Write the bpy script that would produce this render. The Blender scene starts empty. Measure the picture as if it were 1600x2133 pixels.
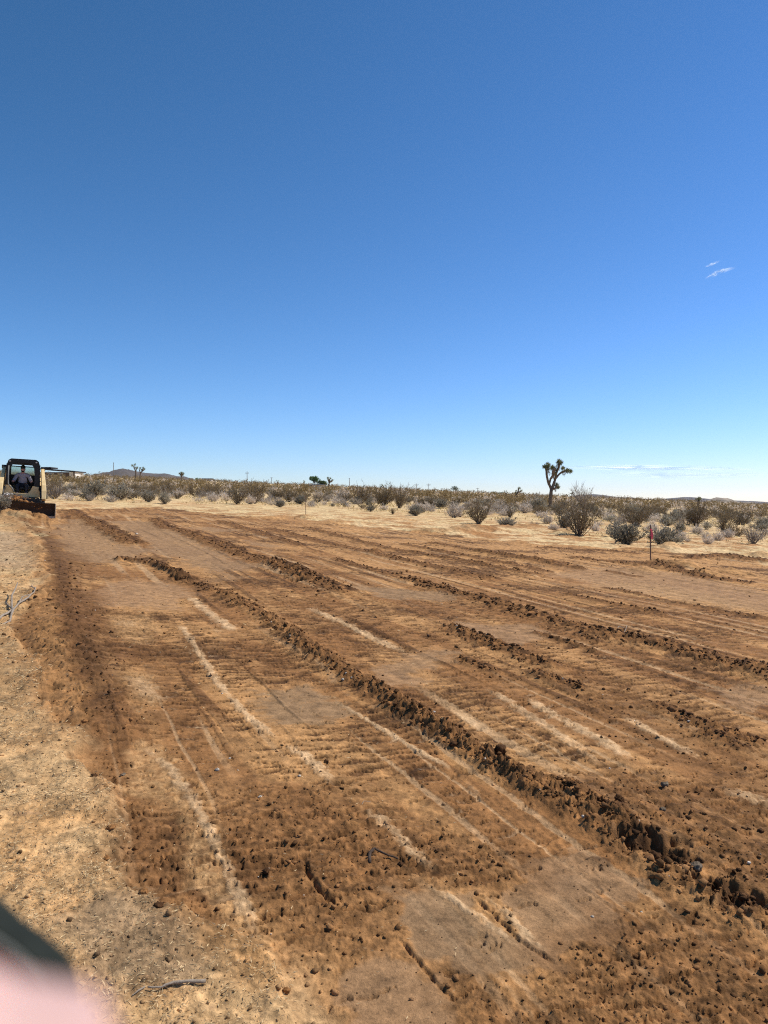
import bpy, bmesh, math, random
import numpy as np
from mathutils import Vector, Matrix

# ------------------------------------------------------------------ camera, sky, sun, exposure
S = bpy.context.scene
COL = S.collection
PI = math.pi
CAM_H = 1.6
F_PX = 1602.0                      # focal length in pixels of the 1600 x 2133 photograph
PITCH = math.atan(16.5 / F_PX)
cam_data = bpy.data.cameras.new('camera')
cam = bpy.data.objects.new('camera', cam_data)
COL.objects.link(cam)
cam.location = (0, 0, CAM_H)
cam.rotation_euler = (PI / 2 - PITCH, 0, 0)
cam_data.sensor_fit = 'VERTICAL'
cam_data.sensor_height = 36
cam_data.lens = 36 * F_PX / 2133
cam_data.clip_start = 0.008
cam_data.clip_end = 40000
cam_data.dof.use_dof = True
cam_data.dof.focus_distance = 6.0
cam_data.dof.aperture_fstop = 9.0
S.camera = cam

SUN_EL, SUN_AZ = math.radians(51), math.radians(69)     # azimuth clockwise from +Y (the view direction)
world = bpy.data.worlds.new('World')
S.world = world
world.use_nodes = True
wn = world.node_tree.nodes
wl = world.node_tree.links
wn.clear()
sky = wn.new('ShaderNodeTexSky')
sky.sky_type = 'NISHITA'
sky.sun_disc = False
sky.sun_elevation = SUN_EL
sky.sun_rotation = SUN_AZ
sky.altitude = 900
sky.air_density = 1.0
sky.dust_density = 0.0
sky.ozone_density = 3.0
bg = wn.new('ShaderNodeBackground')
bg.inputs['Strength'].default_value = 0.10
wo = wn.new('ShaderNodeOutputWorld')
# the phone's colour response to a clear sky: one power curve per channel, the same in every direction
sc_ = wn.new('ShaderNodeVectorMath'); sc_.operation = 'SCALE'; sc_.inputs['Scale'].default_value = .1
wl.new(sky.outputs[0], sc_.inputs[0])
sx_ = wn.new('ShaderNodeSeparateXYZ'); cx_ = wn.new('ShaderNodeCombineXYZ')
wl.new(sc_.outputs[0], sx_.inputs[0])
for ch, (g_, k_) in enumerate(((1.50, 13.2), (1.25, 12.3), (1.42, 16.4))):
    pw = wn.new('ShaderNodeMath'); pw.operation = 'POWER'; pw.inputs[1].default_value = g_
    ml = wn.new('ShaderNodeMath'); ml.operation = 'MULTIPLY'; ml.inputs[1].default_value = k_
    wl.new(sx_.outputs[ch], pw.inputs[0]); wl.new(pw.outputs[0], ml.inputs[0]); wl.new(ml.outputs[0], cx_.inputs[ch])
wl.new(cx_.outputs[0], bg.inputs['Color'])
wl.new(bg.outputs[0], wo.inputs['Surface'])

sun_data = bpy.data.lights.new('sun', 'SUN')
sun_data.energy = 4.6
sun_data.angle = math.radians(0.53)
sun_data.color = (1.0, 0.94, 0.85)
sun = bpy.data.objects.new('sun', sun_data)
COL.objects.link(sun)
sd = Vector((math.sin(SUN_AZ) * math.cos(SUN_EL), math.cos(SUN_AZ) * math.cos(SUN_EL), math.sin(SUN_EL)))
sun.rotation_euler = (-sd).to_track_quat('-Z', 'Y').to_euler()
sun.location = sd * 50

S.view_settings.view_transform = 'Standard'
S.view_settings.look = 'None'
S.view_settings.exposure = 0.12
S.view_settings.gamma = 1.0
S.view_settings.use_curve_mapping = False
S.cycles.max_bounces = 6
S.cycles.transparent_max_bounces = 12
S.cycles.use_denoising = False
S.cycles.filter_width = 1.1
S.cycles.volume_bounces = 0

# ------------------------------------------------------------------ the lie of the land
GA, GB = -0.043, 0.0225            # the ground rises gently away from the camera and to its left
cp_, sp_ = math.cos(PITCH), math.sin(PITCH)

def ray(px, py):
    u = (px - 800) / F_PX
    w = (1066.5 - py) / F_PX
    return u, cp_ + w * sp_, -sp_ + w * cp_

def P(px, py):
    """where the sight line through a pixel of the photograph meets the sloping ground plane"""
    dx, dy, dz = ray(px, py)
    t = CAM_H / (GB * dy + GA * dx - dz)
    return (dx * t, dy * t)

def at_dist(px, D):
    u = (px - 800) / F_PX
    return (u * D, D)

def zrow(py, D):
    dx, dy, dz = ray(800, py)
    return CAM_H + dz / dy * D

TD = np.array([-0.4066, 0.9136])   # direction the loader works in
TN = np.array([0.9136, 0.4066])

# ------------------------------------------------------------------ noise
_rng = np.random.default_rng(7)
_N = 4096
_perm = _rng.permutation(_N).astype(np.int32)
_ang = _rng.random(_N).astype(np.float32) * 2 * PI
_gx, _gy = np.cos(_ang), np.sin(_ang)
_r1 = _rng.random(_N).astype(np.float32)
_r2 = _rng.random(_N).astype(np.float32)
_r3 = _rng.random(_N).astype(np.float32)

def _h(ix, iy, seed):
    return _perm[(_perm[(ix + seed * 131) & (_N - 1)] + iy) & (_N - 1)]

def gn(x, y, seed=0):
    fx, fy = np.floor(x), np.floor(y)
    ix, iy = fx.astype(np.int32), fy.astype(np.int32)
    x = (x - fx).astype(np.float32); y = (y - fy).astype(np.float32)
    u = x * x * x * (x * (x * 6 - 15) + 10); v = y * y * y * (y * (y * 6 - 15) + 10)
    def c(i, j):
        h = _h(ix + i, iy + j, seed)
        return _gx[h] * (x - i) + _gy[h] * (y - j)
    a = c(0, 0); b = c(1, 0); d = c(0, 1); e = c(1, 1)
    a = a + (b - a) * u
    d = d + (e - d) * u
    return (a + (d - a) * v) * 1.5

def fbm(x, y, seed=0, octs=4, gain=0.5):
    s = 0; a = 1.0; tot = 0
    for o in range(octs):
        s = s + a * gn(x * 2 ** o + o * 17.3, y * 2 ** o - o * 9.1, seed + o)
        tot += a; a *= gain
    return s / tot * 1.3

def clods(x, y, cell, seed, density=1.0):
    """height of half-buried lumps, one per cell at most, of uneven size"""
    X = x / cell + .45 * gn(x / cell * 1.9, y / cell * 1.9, seed + 7) + .2 * gn(x / cell * 4.3, y / cell * 4.3, seed + 8)
    Y = y / cell + .45 * gn(x / cell * 1.9 + 40, y / cell * 1.9, seed + 9)
    ix, iy = np.floor(X).astype(np.int32), np.floor(Y).astype(np.int32)
    out = np.zeros(x.shape, np.float32)
    for i in (-1, 0, 1):
        for j in (-1, 0, 1):
            h = _h(ix + i, iy + j, seed)
            cx = ix + i + _r1[h]; cy = iy + j + _r2[h]
            R = 0.25 + 0.5 * _r3[h] ** 2
            ok = _r3[(h * 7 + 3) & (_N - 1)] < density
            ex = 1 + .5 * (_r1[(h * 3 + 5) & (_N - 1)] - .5)
            d2 = (((X - cx) * ex) ** 2 + ((Y - cy) / ex) ** 2) / (R * R)
            v = np.where(ok & (d2 < 1), np.sqrt(np.maximum(0, 1 - d2)) * R, 0)
            out = np.maximum(out, v)
    return out * cell

def sstep(a, b, x):
    t = np.clip((x - a) / (b - a), 0, 1)
    return t * t * (3 - 2 * t)

def mix(a, b, m):
    return a + (b - a) * m

def seg_dist(x, y, pts):
    """signed distance to a polyline (positive to the right of its run) and the run along it"""
    pts = np.asarray(pts, float)
    best = np.full(x.shape, 1e9, np.float32); sgn = np.zeros(x.shape, np.float32); run = np.zeros(x.shape, np.float32)
    acc = 0
    for (ax, ay), (bx, by) in zip(pts[:-1], pts[1:]):
        dx, dy = bx - ax, by - ay
        L = math.hypot(dx, dy)
        t = np.clip(((x - ax) * dx + (y - ay) * dy) / (L * L), 0, 1)
        qx = x - ax - t * dx; qy = y - ay - t * dy
        d = np.sqrt(qx * qx + qy * qy)
        m = d < best
        best = np.where(m, d, best)
        sgn = np.where(m, np.sign(qx * dy - qy * dx), sgn)
        run = np.where(m, acc + t * L, run)
        acc += L
    return best * sgn, run, acc

def poly_mask(x, y, pts, w, warp=0):
    """1 inside a polygon, 0 outside, soft over w metres"""
    pts = np.asarray(pts, float)
    out = np.zeros(x.shape, np.float32)
    pad = w * 2 + .5
    bb = (x > pts[:, 0].min() - pad) & (x < pts[:, 0].max() + pad) & (y > pts[:, 1].min() - pad) & (y < pts[:, 1].max() + pad)
    if not bb.any(): return out
    X, Y = x[bb], y[bb]
    ins = np.zeros(X.shape, bool); d = np.full(X.shape, 1e9)
    n = len(pts)
    for i in range(n):
        ax, ay = pts[i]; bx, by = pts[(i + 1) % n]
        if ay != by:
            c = ((ay > Y) != (by > Y)) & (X < (bx - ax) * (Y - ay) / (by - ay) + ax)
            ins ^= c
        dx, dy = bx - ax, by - ay
        t = np.clip(((X - ax) * dx + (Y - ay) * dy) / (dx * dx + dy * dy + 1e-12), 0, 1)
        d = np.minimum(d, np.hypot(X - ax - t * dx, Y - ay - t * dy))
    sd_ = np.where(ins, d, -d)
    if not np.isscalar(warp): sd_ = sd_ + warp[bb]
    out[bb] = sstep(-w, w, sd_)
    return out

def box_of(x, y, pts, pad):
    a = np.asarray(pts)
    bb = (x > a[:, 0].min() - pad) & (x < a[:, 0].max() + pad) & (y > a[:, 1].min() - pad) & (y < a[:, 1].max() + pad)
    return bb, x[bb], y[bb]

def pp(*a):
    return [P(a[i], a[i + 1]) for i in range(0, len(a), 2)]

# rows of loosened earth left by the blade: run, half width, height, lumpiness, skew (+ steep toward the camera side)
RIDGES = [
    (pp(465,1235, 560,1285, 640,1345, 700,1388, 790,1440, 870,1490, 960,1548, 1040,1595, 1120,1632, 1210,1668, 1290,1712, 1340,1765, 1400,1815, 1470,1850, 1540,1890, 1640,1935, 1900,2050), .125, .14, 1.0, .4),
    (pp(600,1325, 700,1395, 790,1450, 880,1505, 1000,1575, 1100,1640, 1200,1700, 1300,1760), .07, .05, .9, 0),
    (pp(1060,1590, 1200,1650, 1320,1690, 1450,1740, 1640,1830, 1900,1960), .40, .10, .30, .1),
    (pp(840,1205, 880,1215, 960,1240, 1010,1250, 1080,1275, 1180,1303, 1240,1322, 1290,1330, 1400,1355, 1500,1380, 1600,1412, 1800,1470), .20, .11, .9, .5),
    (pp(930,1305, 1000,1332, 1060,1357, 1120,1380, 1185,1397), .15, .085, .9, .4),
    (pp(1100,1403, 1170,1425, 1235,1442), .09, .05, .7, .4),
    (pp(1250,1222, 1340,1240, 1440,1262, 1600,1290, 1800,1330), .10, .05, .4, .6),
    (pp(1170,1238, 1280,1262, 1400,1285), .12, .05, .5, .5),
    (pp(320,1080, 345,1100, 400,1115, 440,1130, 500,1152, 545,1167, 580,1180, 620,1195, 660,1213, 740,1245), .30, .13, .7, .3),
    (pp(560,1172, 600,1190, 650,1215), .25, .10, 1.0, .3),
    (pp(150,1065, 190,1085, 225,1103, 260,1122, 290,1137), .40, .16, .7, .2),
    (pp(225,1166, 260,1165, 300,1170, 340,1182, 372,1198, 395,1212), .16, .12, .8, -.5),
    (pp(355,1200, 385,1208, 400,1216), .16, .06, .8, 0),
    (pp(400,1212, 440,1228, 520,1232), .20, .04, .7, 0),
    (pp(690,1165, 760,1185, 850,1203), .22, .09, .5, .5),
    (pp(770,1150, 900,1180, 1000,1202, 1050,1212), .20, .09, .5, .5),
    (pp(640,1100, 800,1140, 950,1167, 1130,1202), .18, .09, .4, .5),
    (pp(560,1100, 700,1135, 800,1155), .25, .09, .4, .5),
    (pp(840,1133, 940,1153, 1060,1175, 1160,1195), .18, .08, .4, .5),
    (pp(460,1085, 540,1110, 640,1140), .28, .09, .4, .5),
    (pp(900,1130, 1020,1152, 1160,1178, 1230,1192), .2, .07, .4, .5),
    (pp(985,1148, 1100,1168, 1200,1180), .2, .07, .4, .5),
    (pp(1260,1190, 1310,1200, 1350,1206), .16, .05, .3, .5),
    (pp(1110,1318, 1200,1345, 1250,1360), .07, .035, .5, .5),
    (pp(1190,1325, 1260,1343), .06, .03, .5, .5),
    (pp(950,1372, 1000,1388, 1040,1405), .07, .03, .6, .4),
    (pp(1360,1465, 1440,1502, 1530,1535, 1600,1562), .09, .05, .9, .5),
    (pp(1450,1525, 1500,1545, 1570,1575), .07, .04, .8, .5),
    (pp(1180,1160, 1260,1170, 1340,1176, 1400,1186, 1470,1205, 1600,1218), .30, .11, .9, .2),
    (pp(1380,1160, 1430,1163, 1500,1160, 1560,1168, 1640,1175), .30, .14, .8, .2),
    (pp(1100,1140, 1250,1146, 1350,1156), .30, .06, .5, .2),
]
# grooves cut by the edge of the blade
GROOVES = [
    (pp(630,1788, 645,1830, 670,1862, 712,1892), .016, .035),
    (pp(980,1862, 1030,1905, 1080,1955, 1170,2012), .010, .022),
    (pp(1185,1828, 1240,1865, 1300,1905), .008, .012),
    (pp(825,1950, 860,1990, 910,2050, 965,2100), .010, .018),
    (pp(1440,1590, 1500,1610), .01, .01),
    (pp(1485,1800, 1530,1840), .02, .03),
]
# pale sand streaks: run, half width, strength
STREAKS = [
    (pp(375,1300, 410,1352, 455,1425, 500,1475, 550,1520, 585,1545), .045, .85),
    (pp(585,1545, 630,1572, 665,1600, 700,1640), .055, .9),
    (pp(740,1675, 800,1712, 850,1765, 930,1830), .05, .6),
    (pp(870,1825, 960,1885, 1030,1930, 1100,1990), .025, .9),
    (pp(985,1850, 1050,1895, 1100,1950, 1165,2005), .03, .8),
    (pp(690,1452, 770,1500, 860,1555, 960,1612), .03, .8),
    (pp(960,1612, 990,1650, 1010,1690), .03, .4),
    (pp(395,1240, 430,1270, 470,1300, 490,1315), .09, .9),
    (pp(940,1472, 985,1505, 1030,1532), .06, .9),
    (pp(1090,1450, 1150,1490, 1230,1530, 1330,1592), .07, .8),
    (pp(1010,1430, 1090,1480, 1210,1560, 1260,1600), .06, .6),
    (pp(1290,1490, 1380,1540, 1470,1590), .06, .9),
    (pp(1480,1635, 1560,1660, 1660,1700), .10, .8),
    (pp(640,1265, 730,1305, 800,1340, 850,1360), .09, .7),
    (pp(690,1285, 780,1335, 830,1345), .03, .7),
    (pp(820,1500, 830,1510, 850,1520), .02, .3),
    (pp(1080,1205, 1200,1225, 1350,1260), .10, .3),
    (pp(290,1555, 350,1595, 400,1660, 430,1720, 470,1800, 510,1890, 550,1975), .035, .7),
    (pp(360,1830, 385,1790, 400,1770), .04, .7),
    (pp(630,2080, 670,2110, 700,2133), .03, .5),
    (pp(270,1410, 300,1440, 320,1480), .14, .5),
    (pp(240,1290, 290,1310), .2, .35),
    (pp(440,1305, 460,1320), .08, .5),
    (pp(1130,1315, 1160,1330), .1, .3),
]
# hard smooth pans left under the blade: outline, softness, greyness
PANS = [
    (pp(805,1850, 900,1858, 985,1862, 1040,1915, 1100,1960, 1165,2012, 1050,2045, 960,2000, 870,1990, 820,1940), .04, .9),
    (pp(1030,1862, 1100,1850, 1190,1830, 1300,1905, 1280,1945, 1200,1955, 1150,1990, 1085,1940), .04, .5),
    (pp(1110,1780, 1180,1762, 1290,1790, 1395,1848, 1340,1885, 1280,1870, 1200,1832, 1130,1830), .035, .45),
    (pp(640,2020, 720,1985, 790,1985, 830,1960, 900,2040, 960,2100, 1000,2180, 700,2180), .04, .35),
    (pp(525,1440, 640,1425, 720,1455, 740,1485, 640,1505, 590,1515, 545,1475), .09, .95),
    (pp(680,1400, 740,1450, 800,1480, 700,1440), .06, .5),
    (pp(770,1400, 830,1358, 890,1352, 960,1362, 900,1395, 850,1410), .09, .5),
    (pp(770,1395, 850,1405, 930,1420, 860,1430, 790,1425), .09, .3),
    (pp(95,1130, 130,1090, 200,1075, 250,1110, 300,1140, 290,1160, 220,1168, 140,1168), .25, .6),
    (pp(215,1085, 290,1085, 380,1105, 440,1140, 500,1165, 520,1205, 450,1210, 400,1185, 320,1150, 270,1115), .25, .6),
    (pp(735,1225, 800,1228, 930,1238, 940,1245, 800,1244), .15, .8),
    (pp(380,1095, 440,1098, 500,1105, 440,1110), .3, .5),
    (pp(505,1125, 600,1140, 560,1150), .3, .5),
    (pp(930,1310, 960,1300, 1060,1310, 1130,1330, 1080,1345), .12, .35),
    (pp(1500,1440, 1600,1420, 1640,1450, 1560,1475), .12, .3),
    (pp(290,1195, 390,1225, 380,1262, 210,1262, 190,1215), .2, .15),
    (pp(1100,1195, 1250,1180, 1400,1195, 1600,1235, 1700,1260, 1700,1300, 1450,1255, 1300,1230), .35, .25),
]
GRASS = pp(-2600,1240, -900,1085, 0,1082, 60,1095, 85,1150, 80,1210, 60,1262, 20,1310, 90,1400, 80,1470, 110,1530, 175,1540, 172,1600, 245,1690, 240,1740, 225,1800, 265,1850, 330,1900, 430,1935, 560,1975, 610,2040, 640,2133, 700,2300) + [(-.4, .9), (-.3, -30), (-60, -30)]
PAD = pp(60,1074, 120,1062, 330,1056, 470,1074, 600,1078, 700,1090, 900,1112, 1000,1122, 1100,1132, 1260,1140, 1400,1152, 1500,1160, 1600,1176, 2100,1235) + [(60, 20), (60, -30), (0, -30), (-.4, .9)] + pp(700,2300, 640,2133, 610,2040, 560,1975, 430,1935, 330,1900, 265,1850, 225,1800, 240,1740, 245,1690, 172,1600, 175,1540, 110,1530, 80,1470, 90,1400, 20,1310, 60,1262, 80,1210, 85,1150, 60,1095)
BERM = pp(30,1086, 85,1130, 105,1180, 115,1230, 125,1290, 140,1350, 160,1420, 190,1490, 205,1560, 225,1640)
MOUNDS = [(637,1080,.55,.18), (1395,1146,.55,.24), (1000,1108,1.3,.28), (960,1110,.9,.2), (905,1110,1.0,.16), (830,1085,1.5,.12), (1180,1112,.8,.15),
          (1050,1102,1.2,.15), (1340,1192,.5,.12), (1430,1185,.7,.2), (1530,1195,.5,.12), (1590,1165,.9,.2), (700,1092,.9,.12), (560,1082,1.1,.12),
          (1105,1100,1.0,.18), (1370,1178,.4,.12), (1480,1200,.5,.12)]
CLUMPS = [(1040,1583,.09), (1345,1755,.12), (1405,1795,.09), (1545,1878,.09), (1280,1700,.06), (1250,1790,.05)]
HOLES = [(1043,1588,.075), (1350,1768,.12), (1408,1802,.085), (1548,1886,.10), (1020,1572,.04), (1180,1660,.05), (1255,1690,.05), (905,1512,.05), (870,1492,.035), (808,1455,.04), (1470,1852,.05), (1215,1672,.04),
         (605,1193,.14), (620,1213,.10), (384,1207,.14), (1130,1388,.05), (1270,1325,.05)]
LIGHTS = [
    (pp(285,1552, 320,1560, 365,1605, 405,1672, 432,1735, 480,1828, 545,1968, 500,1940, 440,1900, 370,1850, 395,1790, 385,1730, 330,1670, 275,1640, 268,1580), .05, .62),
    (pp(268,1410, 318,1412, 332,1440, 325,1490, 300,1470, 272,1450), .05, .6),
    (pp(225,1285, 300,1280, 320,1310, 290,1345, 240,1330), .12, .45),
    (pp(1150,1215, 1330,1215, 1600,1262, 1600,1290, 1350,1250), .25, .35),
]
CRUMB_ZONES = [   # loose crumbly soil: outline, strength
    (pp(1180,1960, 1300,1900, 1400,1880, 1600,1960, 1900,2133, 1900,2400, 900,2400, 960,2060, 1080,2050), .9),
    (pp(1150,1620, 1300,1600, 1600,1650, 1900,1750, 1900,2050, 1500,1850, 1350,1740), .9),
    (pp(380,1720, 520,1640, 700,1620, 830,1680, 1000,1740, 1120,1790, 1080,1850, 900,1840, 800,1850, 830,1960, 700,1980, 600,1960, 520,1850), .8),
    (pp(640,1590, 690,1600, 800,1680, 900,1760, 860,1790, 740,1710), .9),
    (pp(1180,1440, 1400,1450, 1650,1560, 1650,1660, 1400,1600, 1300,1540), .6),
    (pp(180,1470, 230,1560, 330,1680, 440,1900, 560,1990, 420,1940, 300,1880, 240,1800, 250,1700, 180,1620, 175,1540), .8),
    (pp(960,1400, 1200,1400, 1400,1440, 1300,1480, 1100,1440), .5),
    (pp(110,1130, 180,1180, 200,1260, 180,1420, 230,1500, 170,1540, 80,1470, 60,1330, 90,1240), .8),
    (pp(0,1290, 130,1270, 160,1420, 120,1500, -100,1480, -300,1380), .55),
    (pp(400,1180, 480,1215, 400,1225, 340,1200), .6),
]
CLEATS = [(-1.15, 3.2, 9), (-2.35, 4, 14), (1.42, 2.9, 3.9), (.95, 5, 9), (3.1, 4.5, 8), (-.2, 6, 12), (4.6, 6, 12), (-4.3, 14, 24), (-6.0, 14, 26)]   # lane across, from, to
TEARS = [          # zones where the blade tore the crust into short cross cracks
    (pp(330,1370, 600,1290, 760,1400, 640,1440, 560,1440, 420,1440), 1.0),
    (pp(320,1440, 420,1420, 460,1480, 470,1560, 360,1540), .9),
    (pp(560,1270, 760,1300, 960,1380, 800,1400, 680,1360), .8),
    (pp(600,1510, 820,1500, 960,1600, 900,1640, 700,1620), .7),
    (pp(860,1220, 1300,1330, 1600,1420, 1600,1560, 1300,1500, 1000,1400, 850,1300), .7),
    (pp(420,1240, 700,1220, 900,1290, 700,1330), .5),
    (pp(850,1880, 900,1900, 940,1960, 880,1980), .35),
    (pp(1120,1850, 1190,1850, 1280,1900, 1200,1950), .3),
    (pp(200,1300, 420,1290, 420,1370, 260,1380), .4),
]

C_ = lambda r, g, b: np.array([r, g, b], np.float32)
BROWN = C_(.240, .114, .041); DARK = C_(.080, .038, .016); ORANGE = C_(.335, .172, .066)
TAN = C_(.51, .276, .108); SAND = C_(.62, .41, .22); PANC = C_(.36, .205, .100); PANG = C_(.250, .160, .085)
STRAW = C_(.53, .335, .158); DUSTY = C_(.64, .445, .23); GREYB = C_(.24, .17, .105); YEL = C_(.64, .48, .24)

def base_z(x, y):
    r = np.hypot(x, y)
    g = np.where(r < 600, r, 600 + 250 * (1 - np.exp(-(np.maximum(r, 600) - 600) / 250)))
    k = g / np.maximum(r, 1e-6)
    return (GA * np.clip(x, -1e4, 1e4) + GB * y) * k

def soil(x, y, sp):
    """height above datum, colour, looseness and grass cover of the ground at world points; sp is the sampling distance there"""
    x = np.asarray(x, np.float64); y = np.asarray(y, np.float64)
    s = x * TD[0] + y * TD[1]; t = x * TN[0] + y * TN[1]
    r = np.hypot(x, y)
    near = lambda size: sstep(1.2, 3.0, size / sp)           # leave out detail the mesh cannot carry there
    wob = fbm(x / .5, y / .5, 3, 4) * .12 + fbm(x / 2.5, y / 2.5, 5, 3) * .25 * sstep(4, 12, r)
    wob = wob.astype(np.float32)
    fine = wob + (fbm(x / .12, y / .12, 9, 3) * .05).astype(np.float32)
    grass = poly_mask(x, y, GRASS, .05, fine)
    pad = poly_mask(x, y, PAD, .10, fine + wob * 2 * sstep(15, 25, r))
    wild = np.clip(1 - pad - grass, 0, 1)
    z = base_z(x, y).astype(np.float64)
    # broad swells, the graded pad lies flat
    z += wild * sstep(20, 60, r) * (fbm(x / 18, y / 18, 21, 3) * .15 + .05)
    z += wild * fbm(x / 2.2, y / 2.2, 23, 3) * .05
    z += grass * (fbm(x / 1.4, y / 1.4, 25, 3) * .05 + .05)
    z += pad * (fbm(t / .9, s / 7, 27, 3) * .018 + fbm(t / 3, s / 12, 29, 2) * .03 * sstep(5, 12, r))
    # long passes of the blade: broad tones, fine scrape lines, and crumbly patches with edges torn across the pass
    tw = t + .12 * gn(s / 6, t / 2, 30) + .02 * gn(s / .7, t / .3, 38)
    st1 = fbm(tw / .55, s / 5.5, 31, 4); st2 = fbm(tw / .13, s / 3.2, 35, 3); bl = fbm(x / 1.1, y / 1.1, 39, 4)
    far = sstep(9, 22, r)
    hs = s + .03 * gn(t / .12, s / .12, 71)
    hatch = gn(hs / .052, t / .26, 73) + .65 * gn(hs / .028, t / .15, 74) + .35 * gn(x / .02, y / .02, 77)
    m_t = sstep(-.12, .30, st1 + .35 * bl + .35 * st2 + .18 * far)[..., None]
    m_o = sstep(-.1, .5, bl - .4 * st1)[..., None]
    col = mix(mix(BROWN * 1.15, ORANGE, m_o * .8), TAN, m_t * .60)
    right = sstep(2, 7, t - .15 * s)[..., None]
    col = mix(col, TAN, right * sstep(13, 20, r)[..., None] * .55)
    bl2 = fbm(x / 2.4 + y * .1, y / 1.3, 41, 4)
    patch = bl2 * .9 + .25 * st1
    for pts, kk in TEARS:
        patch = np.maximum(patch, (poly_mask(x, y, pts, .35, fine * 3) - .55) * .7 * kk + .25 * bl2)
    for pts, w_, g_ in PANS:
        patch = patch - .6 * poly_mask(x, y, pts, w_ * 1.5, fine)
    rough = sstep(.04, .40, patch + .40 * hatch)
    col = mix(col, DARK * 1.45, (rough * .72)[..., None])
    cut_ = sstep(.34, .50, hatch + .9 * np.clip(patch, -.5, .5)) * pad
    col = mix(col, DARK, (cut_ * .72)[..., None])
    z -= cut_ * (.016 * sstep(.9, 2.2, .05 / sp) + .010 * sstep(6, 12, r))
    z += pad * rough * (.006 + .010 * gn(hs / .10, t / .35, 75) * near(.06))
    # scrape lines
    ln = gn(tw / .055, s / 7, 141) * near(.04) + .8 * gn(tw / .15, s / 9, 143)
    on = sstep(-.2, .3, fbm(tw / .8, s / 4, 145, 2) + .15)
    q_ = .14 * sstep(5, 9, r)
    dkl = sstep(.42 - q_, .56 - q_, ln) * on * pad * (.25 + .75 * sstep(3.5, 7, r)); ltl = sstep(-.40 + q_, -.60 + q_, ln) * on * pad
    col = mix(col, DARK * 1.2, (dkl * .68)[..., None]); col = mix(col, SAND * .85, (ltl * .50)[..., None])
    z += dkl * .010 - ltl * .004
    # cleat bars left by the rubber tracks in a few lanes
    for t0, s0, s1 in CLEATS:
        lane = sstep(.17, .14, np.abs(tw - t0)) * sstep(0, .5, s - s0) * sstep(0, .5, s1 - s) * sstep(-.35, .2, gn(t / .5, s / .8, 147) + .2)
        bar = sstep(-.3, .3, np.sin(2 * PI * (s + .03 * gn(t / .1, s / .3, 148)) / .095))
        z += lane * bar * .012 * near(.04) * pad
        col = mix(col, DARK * 1.5, (lane * (1 - bar) * .5 * pad)[..., None])
    # natural ground beyond the pad and the dry grass on the left
    wcol = mix(DUSTY, TAN, sstep(0, .7, fbm(x / 1.7, y / 1.7, 43, 4))[..., None] * .8)
    yel = sstep(-.2, .5, fbm(x / 5, y / 5, 47, 3) + .5 * sstep(30, 50, r))[..., None]
    wcol = mix(wcol, YEL, yel * .6)
    wcol = mix(wcol, TAN * .8, sstep(.15, .6, fbm(x / 1.0, y / 2.2, 49, 4))[..., None] * sstep(55, 30, r)[..., None] * .8)
    wcol = mix(wcol, BROWN * 1.45, (sstep(-.15, .35, fbm(x / 1.6, y / 1.1, 50, 4)) * sstep(75, 32, r))[..., None] * .85)
    gcol = mix(STRAW, TAN, sstep(-.2, .6, fbm(x / .6, y / .6, 51, 5))[..., None] * .7)
    gcol = mix(gcol, YEL, sstep(0, .5, fbm(x / 1.5, y / 1.5, 53, 3))[..., None] * sstep(6, 12, r)[..., None] * .6)
    gcol = mix(gcol, TAN * .62, sstep(.05, .5, fbm(x / .45, y / .45, 55, 4))[..., None] * .45)
    gcol = mix(gcol, GREYB * .9, poly_mask(x, y, pp(130,1960, 220,1900, 330,1900, 430,1960, 470,2040, 420,2085, 250,2100, 140,2060), .10, fine)[..., None] * .60)
    gcol = mix(gcol, GREYB * 1.5, poly_mask(x, y, pp(-200,1130, 0,1110, 70,1120, 80,1200, 20,1190, -100,1180), .5, fine)[..., None] * .6)
    gcol = mix(gcol, TAN * .8, poly_mask(x, y, pp(400,1930, 560,1975, 610,2060, 560,2133, 420,2000), .12, fine)[..., None] * .8)
    col = col * pad[..., None] + wcol * wild[..., None] + gcol * grass[..., None]
    tot = (pad + wild + grass)[..., None]
    col = col / np.maximum(tot, 1e-3)
    # hard pans
    pan = np.zeros(x.shape, np.float32)
    for pts, w, g in PANS:
        m = poly_mask(x, y, pts, w * 1.7, fine * (1.3 if w < .1 else 2.2)) 
        m = sstep(.22, .78, m + .34 * hatch * (.45 + .55 * (w > .05)) - .25 * sstep(.1, .5, bl + .4 * st2))
        col = mix(col, mix(PANC, PANG, g), (m * .75)[..., None])
        pan = np.maximum(pan, m)
    loose = np.clip(.16 + .25 * sstep(-.2, .6, bl), 0, 1) * pad + .30 * grass + .25 * wild
    for pts, k in CRUMB_ZONES:
        m = poly_mask(x, y, pts, .15, fine * 1.5) * k
        loose = np.maximum(loose, m)
        col = mix(col, mix(BROWN, DARK, .30), (m * .8 * (1 - .35 * grass))[..., None])
    for pts, w, k in LIGHTS:
        m = poly_mask(x, y, pts, w, fine * .9) * k
        m = m * (.7 + .6 * gn(x / .05, y / .05, 68) + .4 * gn(x / .015, y / .015, 69))
        col = mix(col, mix(STRAW, TAN, .4), np.clip(m, 0, 1)[..., None]); loose = loose * (1 - .6 * np.clip(m, 0, 1))
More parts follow.
